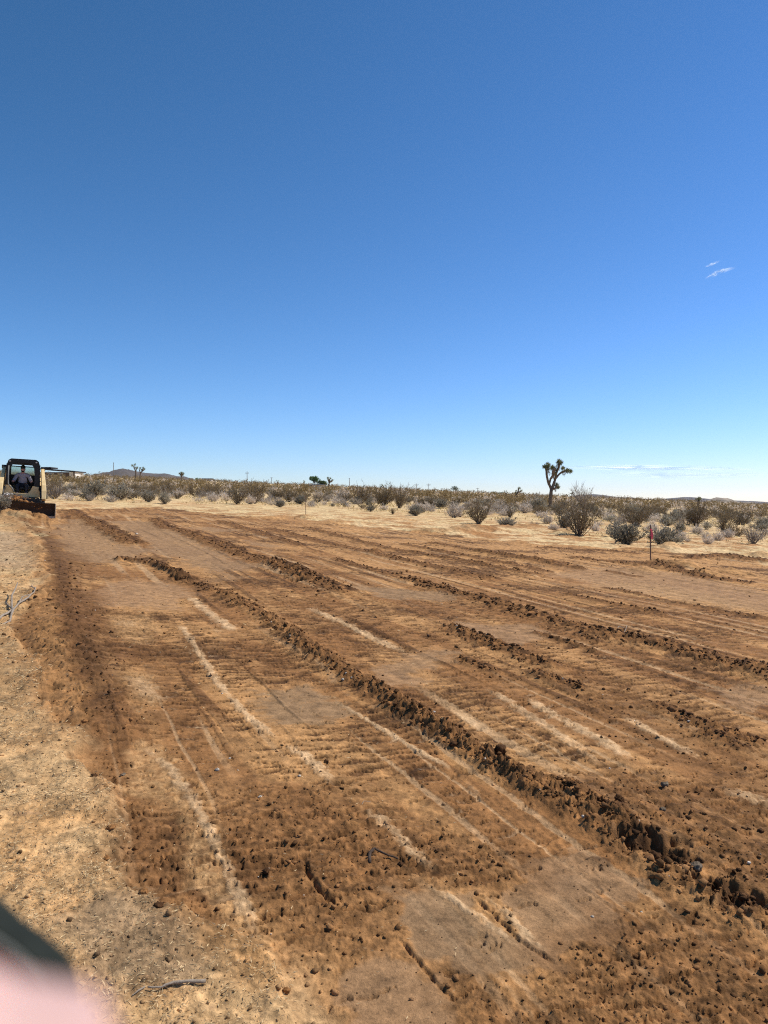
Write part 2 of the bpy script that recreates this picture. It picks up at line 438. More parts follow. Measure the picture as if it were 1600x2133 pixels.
    for pts, w, k in STREAKS:
        bb, X, Y = box_of(x, y, pts, w * 3)
        if not len(X): continue
        d, run, L = seg_dist(X, Y, pts)
        w = w * .72
        ww = w * (1 + .6 * gn(run / .35, run * 0, 61)) + .3 * w
        edge = np.abs(d + .6 * w * gn(X / .08, Y / .08, 63) + .5 * w * gn(X / .03, Y / .03, 64)) / np.maximum(ww, w * .3)
        m = sstep(1.25, .1, edge) * sstep(-.02, .3, run) * sstep(-.02, .3, L - run) * k
        m = (m * (.85 + .45 * gn(X / .2, Y / .2, 66)) + .28 * gn(X / .016, Y / .016, 65) + .16 * gn(X / .05, Y / .05, 67)) * sstep(0, .35, m)
        col[bb] = mix(col[bb], SAND, np.clip(m, 0, .75)[..., None])
        z[bb] += m * .009
    # ridges
    ridge = np.zeros(x.shape, np.float32)
    for i_r, (pts, w, h, lump, skew) in enumerate(RIDGES):
        h = h * (.33 if i_r < 3 else (.62 if w < .22 else .42))
        a = np.asarray(pts)
        bb = (x > a[:, 0].min() - w * 5) & (x < a[:, 0].max() + w * 5) & (y > a[:, 1].min() - w * 5) & (y < a[:, 1].max() + w * 5)
        if not bb.any(): continue
        X, Y = x[bb], y[bb]
        d, run, L = seg_dist(X, Y, pts)
        q = gn(run / (w * 2.2), run * 0 + L, 81); q2 = gn(run / (w * 6), run * 0 + L, 82)
        d = d + w * .45 * gn(run / (w * 1.6), run * 0 + 3 * L, 83) + w * .25 * gn(X / .1, Y / .1, 84)
        ww = w * (1 + .35 * q2) * np.where(d > 0, 1 + skew, 1 - .35 * skew)
        prof = np.exp(-(d / ww) ** 2 * 1.4)
        end = sstep(-.05, w * 1.5, run) * sstep(-.05, w * 1.5, L - run)
        hh = h * (1 + .45 * q + .3 * q2) * prof * end
        lumps = clods(X, Y, min(.10, max(.05, w * .42)), 87, .8) * .45 + clods(X, Y, .045, 88, .9) * .5 + clods(X, Y, .022, 90, .9) * .5
        m = np.clip(prof * end, 0, 1)
        z[bb] += hh + lump * m ** .6 * np.minimum(lumps, .012 + h * .5)
        ridge[bb] = np.maximum(ridge[bb], m * lump)
        cc = mix(BROWN, DARK, sstep(-.3, .4, gn(X / .06, Y / .06, 89) + (.05 if i_r < 3 else .22) - .35 * np.sign(d))[..., None] * (.7 if i_r < 3 else .9))  # one flank darkened in the colour as the shaded side of the ridge
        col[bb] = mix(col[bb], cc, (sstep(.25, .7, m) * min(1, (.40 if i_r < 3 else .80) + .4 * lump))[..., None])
    loose = np.maximum(loose, sstep(.08, .5, ridge))
    # the bank along the left edge, sunlight on one flank painted in as orange
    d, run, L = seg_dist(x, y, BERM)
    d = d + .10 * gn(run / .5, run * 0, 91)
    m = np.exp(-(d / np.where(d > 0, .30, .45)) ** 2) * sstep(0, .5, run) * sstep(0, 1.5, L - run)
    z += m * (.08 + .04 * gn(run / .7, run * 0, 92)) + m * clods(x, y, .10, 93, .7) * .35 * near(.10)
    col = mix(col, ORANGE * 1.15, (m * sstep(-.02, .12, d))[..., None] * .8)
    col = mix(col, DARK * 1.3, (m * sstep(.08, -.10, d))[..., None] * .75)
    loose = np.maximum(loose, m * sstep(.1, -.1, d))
    for px, py, rad, h in MOUNDS:
        cx, cy = P(px, py)
        bb, X, Y = box_of(x, y, [(cx, cy)], rad * 3)
        if not len(X): continue
        d = np.hypot(X - cx, Y - cy) + .12 * rad * gn(X / .3, Y / .3, 95)
        m = np.exp(-(d / rad) ** 2 * 1.8)
        z[bb] += m * h * (1 + .3 * gn(X / (.5 * rad), Y / (.5 * rad), 96))
        col[bb] = mix(col[bb], BROWN * 1.25 if h > .13 and py < 1140 and px not in (1395,) else TAN, (sstep(.2, .7, m) * .6)[..., None])
    for px, py, rad in CLUMPS:
        cx, cy = P(px, py)
        bb, X, Y = box_of(x, y, [(cx, cy)], rad * 2.5)
        if not len(X): continue
        d = np.hypot(X - cx, Y - cy) + rad * .4 * gn(X / .07, Y / .07, 94)
        m = np.exp(-(d / rad) ** 2 * 1.5)
        z[bb] += m * min(rad * .4, .045) * (1 + .6 * gn(X / .05, Y / .05, 94))
        loose[bb] = np.maximum(loose[bb], m)
        col[bb] = mix(col[bb], DARK, (sstep(.1, .5, m) * .7)[..., None])
    # the berm of earth in front of the loader
    d, run, L = seg_dist(x, y, pp(-300,1075, -60,1078, 20,1082, 65,1086, 110,1084))
    m = np.exp(-(d / .7) ** 2) * sstep(0, 1.2, L - run)
    z += m * (.26 + .10 * gn(x / .5, y / .5, 97)) + m * clods(x, y, .22, 98, .8) * .7
    col = mix(col, BROWN * 1.15, (m * .85)[..., None])
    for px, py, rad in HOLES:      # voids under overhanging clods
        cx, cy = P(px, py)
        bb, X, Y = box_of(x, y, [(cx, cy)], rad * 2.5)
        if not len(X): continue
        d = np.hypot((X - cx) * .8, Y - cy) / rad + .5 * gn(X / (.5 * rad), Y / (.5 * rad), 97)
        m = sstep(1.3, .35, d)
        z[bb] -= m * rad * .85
        col[bb] = mix(col[bb], DARK, (m * .6)[..., None])  # shade inside the pits also put into the soil colour
    # grooves
    for pts, w, h in GROOVES:
        bb, X, Y = box_of(x, y, pts, w * 8)
        if not len(X): continue
        d, run, L = seg_dist(X, Y, pts)
        w, h = w * .55, h * .7
        ww = w * (1 + .4 * gn(run / .08, run * 0, 101))
        end = sstep(0, .08, run) * sstep(0, .08, L - run)
        dd = d + .9 * w * gn(run / .06, run * 0, 102) + .6 * w * gn(run / .012, run * 0, 104)
        h = h * (.75 + .5 * gn(run / .03, run * 0, 106))
        z[bb] -= np.exp(-(dd / ww) ** 2) * h * end
        z[bb] += np.exp(-((dd + 2.6 * w) / (1.4 * w)) ** 2) * h * .5 * end * (1 + .5 * gn(run / .05, run * 0, 103))
    # bars of a track print
    for k0, (ax, ay, bx, by) in enumerate([(1118,1775,1165,1748), (1135,1792,1190,1765), (1160,1800,1215,1776), (1180,1812,1232,1790), (1195,1826,1245,1808)]):
        bb, X, Y = box_of(x, y, pp(ax, ay, bx, by), .1)
        if not len(X): continue
        d, run, L = seg_dist(X, Y, pp(ax, ay, bx, by))
        z[bb] += sstep(.016, .006, np.abs(d + .01 * gn(X / .04, Y / .04, 105))) * .007
    # crumbs and lumps in the loose soil
    ls = np.clip(loose, 0, 1) * (1 - .8 * sstep(.3, .9, pan) * (1 - sstep(.2, .5, ridge)))
    n1 = sstep(.1, .55, ls + .35 * gn(x / .25, y / .25, 111))
    nr_ = r < 16
    X, Y = x[nr_], y[nr_]
    if len(X):
        q = n1[nr_]; l_ = ls[nr_]; sp_n = sp[nr_]
        nn = lambda size: sstep(1.2, 3.0, size / sp_n)
        z[nr_] += clods(X, Y, .020, 113, .85) * .48 * nn(.020) * np.clip(q + .22 * pad[nr_] + .2 * grass[nr_], 0, 1)
        z[nr_] += clods(X, Y, .034, 115, .7) * .30 * nn(.03) * q
        z[nr_] += clods(X, Y, .06, 117, .35) * .22 * nn(.05) * q * sstep(.25, .8, l_)
        z[nr_] += clods(X, Y, .11, 119, .16) * .14 * q * sstep(.4, .9, l_) * (1 - .6 * grass[nr_])
    z += clods(x, y, .25, 118, .25) * .2 * n1 * sstep(10, 18, r)
    z += fbm(x / .08, y / .08, 121, 3) * .006 * near(.05) * (1 - .8 * pan)
    z += grass * fbm(x / .16, y / .16, 125, 4) * .022 + wild * fbm(x / .35, y / .35, 127, 4) * .05 * sstep(60, 30, r)
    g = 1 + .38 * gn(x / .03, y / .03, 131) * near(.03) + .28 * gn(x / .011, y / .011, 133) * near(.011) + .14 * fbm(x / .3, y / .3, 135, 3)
    g = g + np.clip(ls, 0, 1) * (.75 * gn(x / .014, y / .014, 151) * near(.012) + .55 * gn(x / .038, y / .038, 153) * near(.03) + .35 * gn(x / .10, y / .10, 155))  # mixed soil tones, with the black of crumb shadows put into the colour
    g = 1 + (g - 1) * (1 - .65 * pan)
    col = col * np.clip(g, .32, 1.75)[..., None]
    return z, np.clip(col, 0.01, .8).astype(np.float32), ls, grass, pad, pan, ridge

def ground_z(x, y):
    a = np.atleast_1d(np.asarray(x, float)); b = np.atleast_1d(np.asarray(y, float))
    z = soil(a, b, np.full(a.shape, .15))[0]
    return float(z[0]) if np.isscalar(x) else z

# ------------------------------------------------------------------ materials
def new_mat(name):
    m = bpy.data.materials.new(name); m.use_nodes = True
    nt = m.node_tree; nt.nodes.clear()
    out = nt.nodes.new('ShaderNodeOutputMaterial')
    b = nt.nodes.new('ShaderNodeBsdfPrincipled')
    nt.links.new(b.outputs[0], out.inputs[0])
    return m, nt, b, out

def mat(name, color, rough=.8, var=.25, scale=8, bump=.0, metal=0, spec=.3, alt=None, trans=0):
    m, nt, b, out = new_mat(name)
    N, L = nt.nodes, nt.links
    tc = N.new('ShaderNodeTexCoord')
    no = N.new('ShaderNodeTexNoise'); no.inputs['Scale'].default_value = scale; no.inputs['Detail'].default_value = 6; no.inputs['Roughness'].default_value = .65
    L.new(tc.outputs['Object'], no.inputs['Vector'])
    cr = N.new('ShaderNodeValToRGB')
    c = np.array(color)
    lo = c * (1 - var); hi = np.array(alt) if alt else np.minimum(c * (1 + var), .95)
    cr.color_ramp.elements[0].position = .32; cr.color_ramp.elements[1].position = .68
    cr.color_ramp.elements[0].color = (*lo, 1); cr.color_ramp.elements[1].color = (*hi, 1)
    L.new(no.outputs['Fac'], cr.inputs[0])
    L.new(cr.outputs[0], b.inputs['Base Color'])
    b.inputs['Roughness'].default_value = rough
    b.inputs['Metallic'].default_value = metal
    b.inputs['Specular IOR Level'].default_value = spec
    if bump:
        bp = N.new('ShaderNodeBump'); bp.inputs['Strength'].default_value = bump; bp.inputs['Distance'].default_value = .02
        L.new(no.outputs['Fac'], bp.inputs['Height']); L.new(bp.outputs[0], b.inputs['Normal'])
    return m

def ground_mat():
    m, nt, b, out = new_mat('soil')
    N, L = nt.nodes, nt.links
    at = N.new('ShaderNodeAttribute'); at.attribute_name = 'soil_colour'
    tc = N.new('ShaderNodeTexCoord')
    n1 = N.new('ShaderNodeTexNoise'); n1.inputs['Scale'].default_value = 90; n1.inputs['Detail'].default_value = 5; n1.inputs['Roughness'].default_value = .75
    n2 = N.new('ShaderNodeTexNoise'); n2.inputs['Scale'].default_value = 9; n2.inputs['Detail'].default_value = 8; n2.inputs['Roughness'].default_value = .7
    for n in (n1, n2): L.new(tc.outputs['Object'], n.inputs['Vector'])
    ad = N.new('ShaderNodeMath'); ad.operation = 'MULTIPLY_ADD'; ad.inputs[1].default_value = .5; L.new(n1.outputs['Fac'], ad.inputs[0]); L.new(n2.outputs['Fac'], ad.inputs[2])
    mr = N.new('ShaderNodeMapRange'); mr.inputs['From Min'].default_value = .5; mr.inputs['From Max'].default_value = 1.0; mr.inputs['To Min'].default_value = .38; mr.inputs['To Max'].default_value = 1.62
    L.new(ad.outputs[0], mr.inputs['Value'])
    mx = N.new('ShaderNodeMix'); mx.data_type = 'RGBA'; mx.blend_type = 'MULTIPLY'; mx.inputs['Factor'].default_value = 1
    L.new(at.outputs['Color'], mx.inputs['A']); L.new(mr.outputs[0], mx.inputs['B'])
    L.new(mx.outputs['Result'], b.inputs['Base Color'])
    b.inputs['Roughness'].default_value = .95; b.inputs['Specular IOR Level'].default_value = .12
    bp = N.new('ShaderNodeBump'); bp.inputs['Strength'].default_value = .9; bp.inputs['Distance'].default_value = .012
    L.new(ad.outputs[0], bp.inputs['Height']); L.new(bp.outputs[0], b.inputs['Normal'])
    return m
M_SOIL = ground_mat()

# ------------------------------------------------------------------ object helpers
def tag(o, label=None, cat=None, group=None, kind=None):
    if label: o['label'] = label
    if cat: o['category'] = cat
    if group: o['group'] = group
    if kind: o['kind'] = kind
    return o

def link(name, me, parent=None, mats=()):
    o = bpy.data.objects.new(name, me)
    COL.objects.link(o)
    for m in mats:
        if m.name not in [k.name for k in me.materials if k]: me.materials.append(m)
    if parent: o.parent = parent
    return o

def empty(name, loc=(0, 0, 0), rot=(0, 0, 0)):
    o = bpy.data.objects.new(name, None); COL.objects.link(o)
    o.location = loc; o.rotation_euler = rot; o.empty_display_size = .2
    return o

def np_mesh(name, V, F, smooth=False):
    """mesh from an (n,3) array of points and an (m,k) array of faces, all with k corners"""
    V = np.ascontiguousarray(V, np.float32); F = np.ascontiguousarray(F, np.int32)
    me = bpy.data.meshes.new(name)
    k = F.shape[1]
    me.vertices.add(len(V)); me.vertices.foreach_set('co', V.ravel())
    me.loops.add(F.size); me.loops.foreach_set('vertex_index', F.ravel())
    me.polygons.add(len(F))
    me.polygons.foreach_set('loop_start', np.arange(0, F.size, k, dtype=np.int32))
    me.polygons.foreach_set('loop_total', np.full(len(F), k, np.int32))
    if smooth: me.polygons.foreach_set('use_smooth', np.ones(len(F), bool))
    me.update(calc_edges=True)
    return me

# ------------------------------------------------------------------ ground sheet, one mesh to the horizon, finest where it is near
def build_ground():
    th = [np.linspace(-180, -42, 36, endpoint=False), np.linspace(-42, -29.5, 60, endpoint=False), np.linspace(-29.5, 29.5, 790, endpoint=False),
          np.linspace(29.5, 42, 60, endpoint=False), np.linspace(42, 180, 36)]
    th = np.radians(np.concatenate(th))
    rr = [np.linspace(.02, 1.6, 40, endpoint=False)]
    r = 1.6; lst = []
    while r < 5000:
        lst.append(r)
        if r < 2.1: r += .012
        elif r < 40: r *= 1.0033
        elif r < 120: r *= 1.012
        elif r < 700: r *= 1.03
        else: r *= 1.12
    rr = np.concatenate(rr + [np.array(lst)])
    R, T = np.meshgrid(rr, th, indexing='ij')
    X = R * np.sin(T); Y = R * np.cos(T)
    dense = np.abs(T) < math.radians(31)
    sp = np.where(dense, np.maximum(R * .0031, R * .0013), R * .012)
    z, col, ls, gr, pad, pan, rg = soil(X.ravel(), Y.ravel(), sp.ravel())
    V = np.stack([X.ravel(), Y.ravel(), z], 1)
    nr, nt = R.shape
    i = np.arange(nr - 1)[:, None] * nt + np.arange(nt - 1)[None]
    F = np.stack([i, i + 1, i + nt + 1, i + nt], -1).reshape(-1, 4)[:, ::-1]
    me = np_mesh('ground', V, F, False)
    ca = me.color_attributes.new('soil_colour', 'FLOAT_COLOR', 'POINT')
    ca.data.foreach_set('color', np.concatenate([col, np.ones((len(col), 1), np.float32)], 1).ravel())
    print('ground', nr, nt, len(F) * 2)
    o = link('ground', me, None, [M_SOIL])
    tag(o, kind='structure')
    return o
import time as _time
_t0 = _time.time()
build_ground()
print('ground time', _time.time() - _t0)

# ------------------------------------------------------------------ mesh kit
class MB:
    """collects boxes, beams, tubes and plates and links them as one mesh object"""
    def __init__(self): self.v = []; self.f = []
    def add(self, V, F):
        n = len(self.v); self.v += [tuple(p) for p in V]; self.f += [tuple(i + n for i in f) for f in F]; return self
    def box(self, x0, x1, y0, y1, z0, z1):
        V = [(x, y, z) for z in (z0, z1) for y in (y0, y1) for x in (x0, x1)]
        return self.add(V, [(0,2,3,1), (4,5,7,6), (0,1,5,4), (2,6,7,3), (0,4,6,2), (1,3,7,5)])
    def prism(self, poly, axis, a, b):
        """outline in the two other axes, pushed from a to b along the axis"""
        n = len(poly); V = []
        for c in (a, b):
            for p, q in poly: V.append({'x': (c, p, q), 'y': (p, c, q), 'z': (p, q, c)}[axis])
        F = [tuple(range(n))[::-1], tuple(range(n, 2 * n))] + [(i, (i + 1) % n, n + (i + 1) % n, n + i) for i in range(n)]
        return self.add(V, F)
    def ring(self, outer, inner, y0, y1):
        """plate in x-z with a hole, outlines with equal point counts, y0..y1 thick"""
        n = len(outer); V = []
        for y in (y0, y1):
            V += [(p, y, q) for p, q in outer] + [(p, y, q) for p, q in inner]
        F = []
        for i in range(n):
            j = (i + 1) % n
            F += [(i, j, n + j, n + i), (2*n + j, 2*n + i, 3*n + i, 3*n + j), (j, i, 2*n + i, 2*n + j), (n + i, n + j, 3*n + j, 3*n + i)]
        return self.add(V, F)
    def tube(self, path, radii, sides=8, squash=1.0, cap=True):
        path = [Vector(p) for p in path]
        if not hasattr(radii, '__len__'): radii = [radii] * len(path)
        V = []; F = []; up = Vector((0, 0, 1)); prev = None
        for i, p in enumerate(path):
            d = (path[min(i + 1, len(path) - 1)] - path[max(i - 1, 0)]).normalized()
            if prev is None:
                a = d.cross(up if abs(d.z) < .9 else Vector((1, 0, 0))).normalized()
            else:
                a = (prev - d * prev.dot(d)).normalized()
            prev = a; b = d.cross(a)
            for k in range(sides):
                t = 2 * PI * k / sides
                V.append(p + a * math.cos(t) * radii[i] + b * math.sin(t) * radii[i] * squash)
        for i in range(len(path) - 1):
            for k in range(sides):
                k2 = (k + 1) % sides
                F.append((i*sides + k, i*sides + k2, (i+1)*sides + k2, (i+1)*sides + k))
        if cap: F += [tuple(range(sides))[::-1], tuple(range((len(path)-1)*sides, len(path)*sides))]
        return self.add(V, F)
    def beam(self, path, ws, hs):
        """box section along a path that runs in y-z: ws across x, hs across the path"""
        V = []; F = []
        path = [Vector(p) for p in path]
        for i, p in enumerate(path):
            d = (path[min(i + 1, len(path) - 1)] - path[max(i - 1, 0)]).normalized()
            n = Vector((1, 0, 0)).cross(d).normalized()
            for sx, sn in ((-1, -1), (1, -1), (1, 1), (-1, 1)):
                V.append(p + Vector((sx * ws[i] / 2, 0, 0)) + n * sn * hs[i] / 2)
        for i in range(len(path) - 1):
            for k in range(4): F.append((i*4 + k, i*4 + (k+1) % 4, (i+1)*4 + (k+1) % 4, (i+1)*4 + k))
        F += [(3, 2, 1, 0), tuple(range(4*len(path) - 4, 4*len(path)))]
        return self.add(V, F)
    def build(self, name, m, parent=None, bevel=0, smooth=False):
        me = bpy.data.meshes.new(name); me.from_pydata(self.v, [], self.f)
        bm = bmesh.new(); bm.from_mesh(me); bmesh.ops.recalc_face_normals(bm, faces=bm.faces); bm.to_mesh(me); bm.free()
        me.materials.append(m)
        if smooth:
            for p in me.polygons: p.use_smooth = True
        o = bpy.data.objects.new(name, me); COL.objects.link(o)
        if parent: o.parent = parent
        if bevel:
            b = o.modifiers.new('bevel', 'BEVEL'); b.width = bevel; b.segments = 2; b.limit_method = 'ANGLE'
        return o

def copy_tree(o, parent=None):
    c = o.copy(); COL.objects.link(c); c.parent = parent
    for ch in [k for k in bpy.data.objects if k.parent == o]: copy_tree(ch, c)
    return c

# ------------------------------------------------------------------ hills far behind
M_HILL = mat('dark desert hillside', (.105, .085, .07), .95, .35, .012, alt=(.16, .125, .095))
M_ROCKHILL = mat('pale rocky hillside', (.20, .16, .11), .95, .5, .05, alt=(.42, .34, .25))

def hill(name, D, xs, tops, depth, m, label, seed):
    """a range of hills at distance D whose skyline passes through the given places"""
    X0, X1 = (xs[0] - 800) / F_PX * D, (xs[-1] - 800) / F_PX * D
    n, k = 150, 24
    xx = np.linspace(X0, X1, n)
    top = np.interp(xx, [(a - 800) / F_PX * D for a in xs], [zrow(b, D) for b in tops])
    Xg, Vg = np.meshgrid(xx, np.linspace(-1, 1, k))
    low = -40.0
    T = np.tile(top, (k, 1))
    prof = np.cos(Vg * PI / 2) ** 1.3
    h = low + (T - low) * prof
    amp = (T - low) * .10
    h += amp * fbm(Xg / (depth * .35), Vg * 3.0, seed, 5) * sstep(0, .15, 1 - np.abs(Vg)) + (T - low) * .02 * fbm(Xg / (depth * .06), Vg * 9, seed + 3, 3)
    V = np.stack([Xg.ravel(), (D + Vg * depth).ravel(), h.ravel()], 1)
    i = np.arange(k - 1)[:, None] * n + np.arange(n - 1)[None]
    F = np.stack([i, i + 1, i + n + 1, i + n], -1).reshape(-1, 4)
    o = link(name, np_mesh(name, V, F, True), None, [m])
    return tag(o, label, kind='structure')

hill('hills', 2600, [150, 195, 215, 235, 250, 265, 280, 300, 320, 345, 365, 385, 410, 440], [1008, 993, 989, 983, 979, 976, 978, 986, 987, 987, 990, 994, 1000, 1010], 380, M_HILL, None, 301)
hill('hills', 3800, [1100, 1150, 1180, 1195, 1210, 1230, 1255, 1280, 1310, 1340, 1370, 1395, 1415, 1440, 1470, 1520, 1580, 1640], [1052, 1043, 1038, 1033, 1031, 1030, 1033, 1037, 1037, 1039, 1041, 1037, 1036, 1037, 1040, 1042, 1045, 1052], 700, M_HILL, None, 311)
hill('hills', 900, [1440, 1475, 1500, 1520, 1545, 1570, 1600, 1660, 1760], [1054, 1043, 1040, 1041, 1043, 1046, 1049, 1051, 1056], 130, M_ROCKHILL, None, 321)

# ------------------------------------------------------------------ shrubs
def quads_tube(paths, rads, sides=3):
    """paths (n,k,3), rads (n,k) -> points and four-cornered faces"""
    n, k, _ = paths.shape
    d = np.gradient(paths, axis=1); d /= np.linalg.norm(d, axis=2, keepdims=True) + 1e-9
    ref = np.where(np.abs(d[..., 2:3]) < .9, np.array([0, 0, 1.0]), np.array([1.0, 0, 0]))
    a = np.cross(d, ref); a /= np.linalg.norm(a, axis=2, keepdims=True) + 1e-9
    b = np.cross(d, a)
    t = np.arange(sides) * 2 * PI / sides
    V = paths[:, :, None] + rads[:, :, None, None] * (a[:, :, None] * np.cos(t)[:, None] + b[:, :, None] * np.sin(t)[:, None])
    idx = np.arange(n * k * sides).reshape(n, k, sides)
    nx = np.roll(idx, -1, 2)
    F = np.stack([idx[:, :-1], nx[:, :-1], nx[:, 1:], idx[:, 1:]], -1).reshape(-1, 4)
    return V.reshape(-1, 3), F

def leaf_quads(pos, direc, length, width, rng):
    """pointed leaves: a four-cornered blade from pos along direc"""
    n = len(pos)
    direc = direc / (np.linalg.norm(direc, axis=1, keepdims=True) + 1e-9)
    r = rng.normal(size=(n, 3)); s = np.cross(direc, r); s /= np.linalg.norm(s, axis=1, keepdims=True) + 1e-9
    L = length[:, None]; W = width[:, None]
    V = np.stack([pos, pos + direc * L * .45 + s * W * .5, pos + direc * L, pos + direc * L * .45 - s * W * .5], 1).reshape(-1, 3)
    return V, np.arange(n * 4).reshape(n, 4)

def shrub_geo(kind, seed, q=1.0):
    """stems and foliage of a shrub about 1 m across (radius .5); q scales the amount"""
    rng = np.random.default_rng(seed)
    if kind == 'grey':   n, H, open_, k = int(70*q), .55, 1.0, 4
    elif kind == 'dark': n, H, open_, k = int(90*q), .62, .85, 4
    elif kind == 'creo': n, H, open_, k = int(52*q), .80, .86, 5
    else:                n, H, open_, k = int(44*q), .70, .92, 5
    az = rng.random(n) * 2 * PI
    e = rng.random(n) ** .6 * open_ * 1.35              # angle from upright
    lobe = 1 + .22 * np.sin(az * 3 + seed) + .12 * np.sin(az * 5 + 2 * seed)
    L = rng.uniform(.62, 1.05, n) * lobe
    tip = np.stack([np.sin(e) * np.cos(az) * .5 * L, np.sin(e) * np.sin(az) * .5 * L, np.cos(e) * H * L + .03], 1)
    if kind in ('creo', 'twig'):
        tip[:, 0] *= 1.15; tip[:, 1] *= 1.15; tip[:, 2] = H * L * (.55 + .45 * np.cos(e))
    t = np.linspace(0, 1, k)
    base = rng.normal(size=(n, 3)) * [.035, .035, 0]
    mid = base * .5 + tip * .5 + np.stack([tip[:, 0] * .18, tip[:, 1] * .18, -tip[:, 2] * .06], 1) + rng.normal(size=(n, 3)) * .02
    P_ = ((1 - t) ** 2)[None, :, None] * base[:, None] + (2 * t * (1 - t))[None, :, None] * mid[:, None] + (t ** 2)[None, :, None] * tip[:, None]
    P_[:, 1:-1] += rng.normal(size=(n, k - 2, 3)) * .012
    r0 = {'grey': .005, 'dark': .005, 'creo': .0085, 'twig': .009}[kind]
    Rd = np.linspace(1, .3, k)[None] * r0 * rng.uniform(.7, 1.3, (n, 1))
    SV, SF = quads_tube(P_, Rd)
    # side twigs
    m = int({'grey': 120, 'dark': 140, 'creo': 300, 'twig': 300}[kind] * q)
    i = rng.integers(0, n, m); f = rng.uniform(.25, .95, m)
    fi = f * (k - 1); i0 = np.minimum(fi.astype(int), k - 2); fr = (fi - i0)[:, None]
    b0 = P_[i, i0] * (1 - fr) + P_[i, i0 + 1] * fr
    dd = P_[i, -1] - P_[i, 0]; dd /= np.linalg.norm(dd, axis=1, keepdims=True)
    dd = dd + rng.normal(size=(m, 3)) * .55; dd /= np.linalg.norm(dd, axis=1, keepdims=True)
    ln = rng.uniform(.07, .20, m)[:, None] * (1.3 if kind in ('creo', 'twig') else .8)
    b1 = b0 + dd * ln * .5 + rng.normal(size=(m, 3)) * .008; b2 = b0 + dd * ln + np.array([0, 0, .01])
    b2[:, 2] = np.maximum(b2[:, 2], .01)
    tw = np.stack([b0, b1, b2], 1)
    TV, TF = quads_tube(tw, np.tile([[r0 * .5, r0 * .38, r0 * .22]], (m, 1)))
    SF = np.concatenate([SF, TF + len(SV)]); SV = np.concatenate([SV, TV])
    # leaves
    if kind == 'twig': nl = int(70 * q)
    else: nl = int({'grey': 1600, 'dark': 2300, 'creo': 1700}[kind] * q)
    if kind == 'creo':
        j = rng.integers(0, m, nl); u = rng.uniform(.2, 1.05, nl)[:, None]
        pos = b0[j] + (b2[j] - b0[j]) * u + rng.normal(size=(nl, 3)) * .014
        dr = dd[j] * .4 + rng.normal(size=(nl, 3)) * .8 + [0, 0, .5]
        ln = rng.uniform(.018, .038, nl); wd = ln * .65
    else:
        j = rng.integers(0, m, nl); u = rng.uniform(.1, 1.0, nl)[:, None]
        jj = rng.integers(0, n, nl)
        pa = b0[j] + (b2[j] - b0[j]) * u
        pb = P_[jj, -1] * (rng.uniform(.35, 1.0, (nl, 1)) ** .6) + rng.normal(size=(nl, 3)) * .03
        pos = np.where(rng.random((nl, 1)) < .5, pa, pb)
        pos[:, 2] = np.maximum(pos[:, 2], .02)
        out = pos + [0, 0, .12]; out /= np.linalg.norm(out, axis=1, keepdims=True)
        dr = out + rng.normal(size=(nl, 3)) * (.35 if kind == 'dark' else .5)
        ln = rng.uniform(.04, .085, nl) * (1.25 if kind == 'dark' else 1); wd = ln * (.30 if kind == 'dark' else .28)
    LV, LF = leaf_quads(pos, dr, ln, wd, rng)
    rr_ = np.percentile(np.hypot(LV[:, 0], LV[:, 1]), 96); zz_ = np.percentile(SV[:, 2] if kind == 'twig' else LV[:, 2], 98)
    k_ = np.array([.5 / rr_, .5 / rr_, H / zz_])
    return SV * k_, SF, LV * k_, LF

def plant_mat(name, c, var=.3, rnd=.35, trans=.25):
    m, nt, b, out = new_mat(name)
    N, L = nt.nodes, nt.links
    oi = N.new('ShaderNodeObjectInfo'); ge = N.new('ShaderNodeNewGeometry')
    mr = N.new('ShaderNodeMapRange'); mr.inputs['To Min'].default_value = 1 - rnd; mr.inputs['To Max'].default_value = 1 + rnd
    L.new(oi.outputs['Random'], mr.inputs['Value'])
    m2 = N.new('ShaderNodeMapRange'); m2.inputs['To Min'].default_value = 1 - var; m2.inputs['To Max'].default_value = 1 + var
    L.new(ge.outputs['Random Per Island'], m2.inputs['Value'])
    mu = N.new('ShaderNodeMath'); mu.operation = 'MULTIPLY'; L.new(mr.outputs[0], mu.inputs[0]); L.new(m2.outputs[0], mu.inputs[1])
    mx = N.new('ShaderNodeMix'); mx.data_type = 'RGBA'; mx.blend_type = 'MULTIPLY'; mx.inputs['Factor'].default_value = 1
    mx.inputs['A'].default_value = (*c, 1); L.new(mu.outputs[0], mx.inputs['B'])
    L.new(mx.outputs['Result'], b.inputs['Base Color'])
    b.inputs['Roughness'].default_value = .8; b.inputs['Specular IOR Level'].default_value = .15
    if trans:
        tr = N.new('ShaderNodeBsdfTranslucent'); L.new(mx.outputs['Result'], tr.inputs['Color'])
        ms = N.new('ShaderNodeMixShader'); ms.inputs[0].default_value = trans
        L.new(b.outputs[0], ms.inputs[1]); L.new(tr.outputs[0], ms.inputs[2]); L.new(ms.outputs[0], out.inputs[0])
    return m

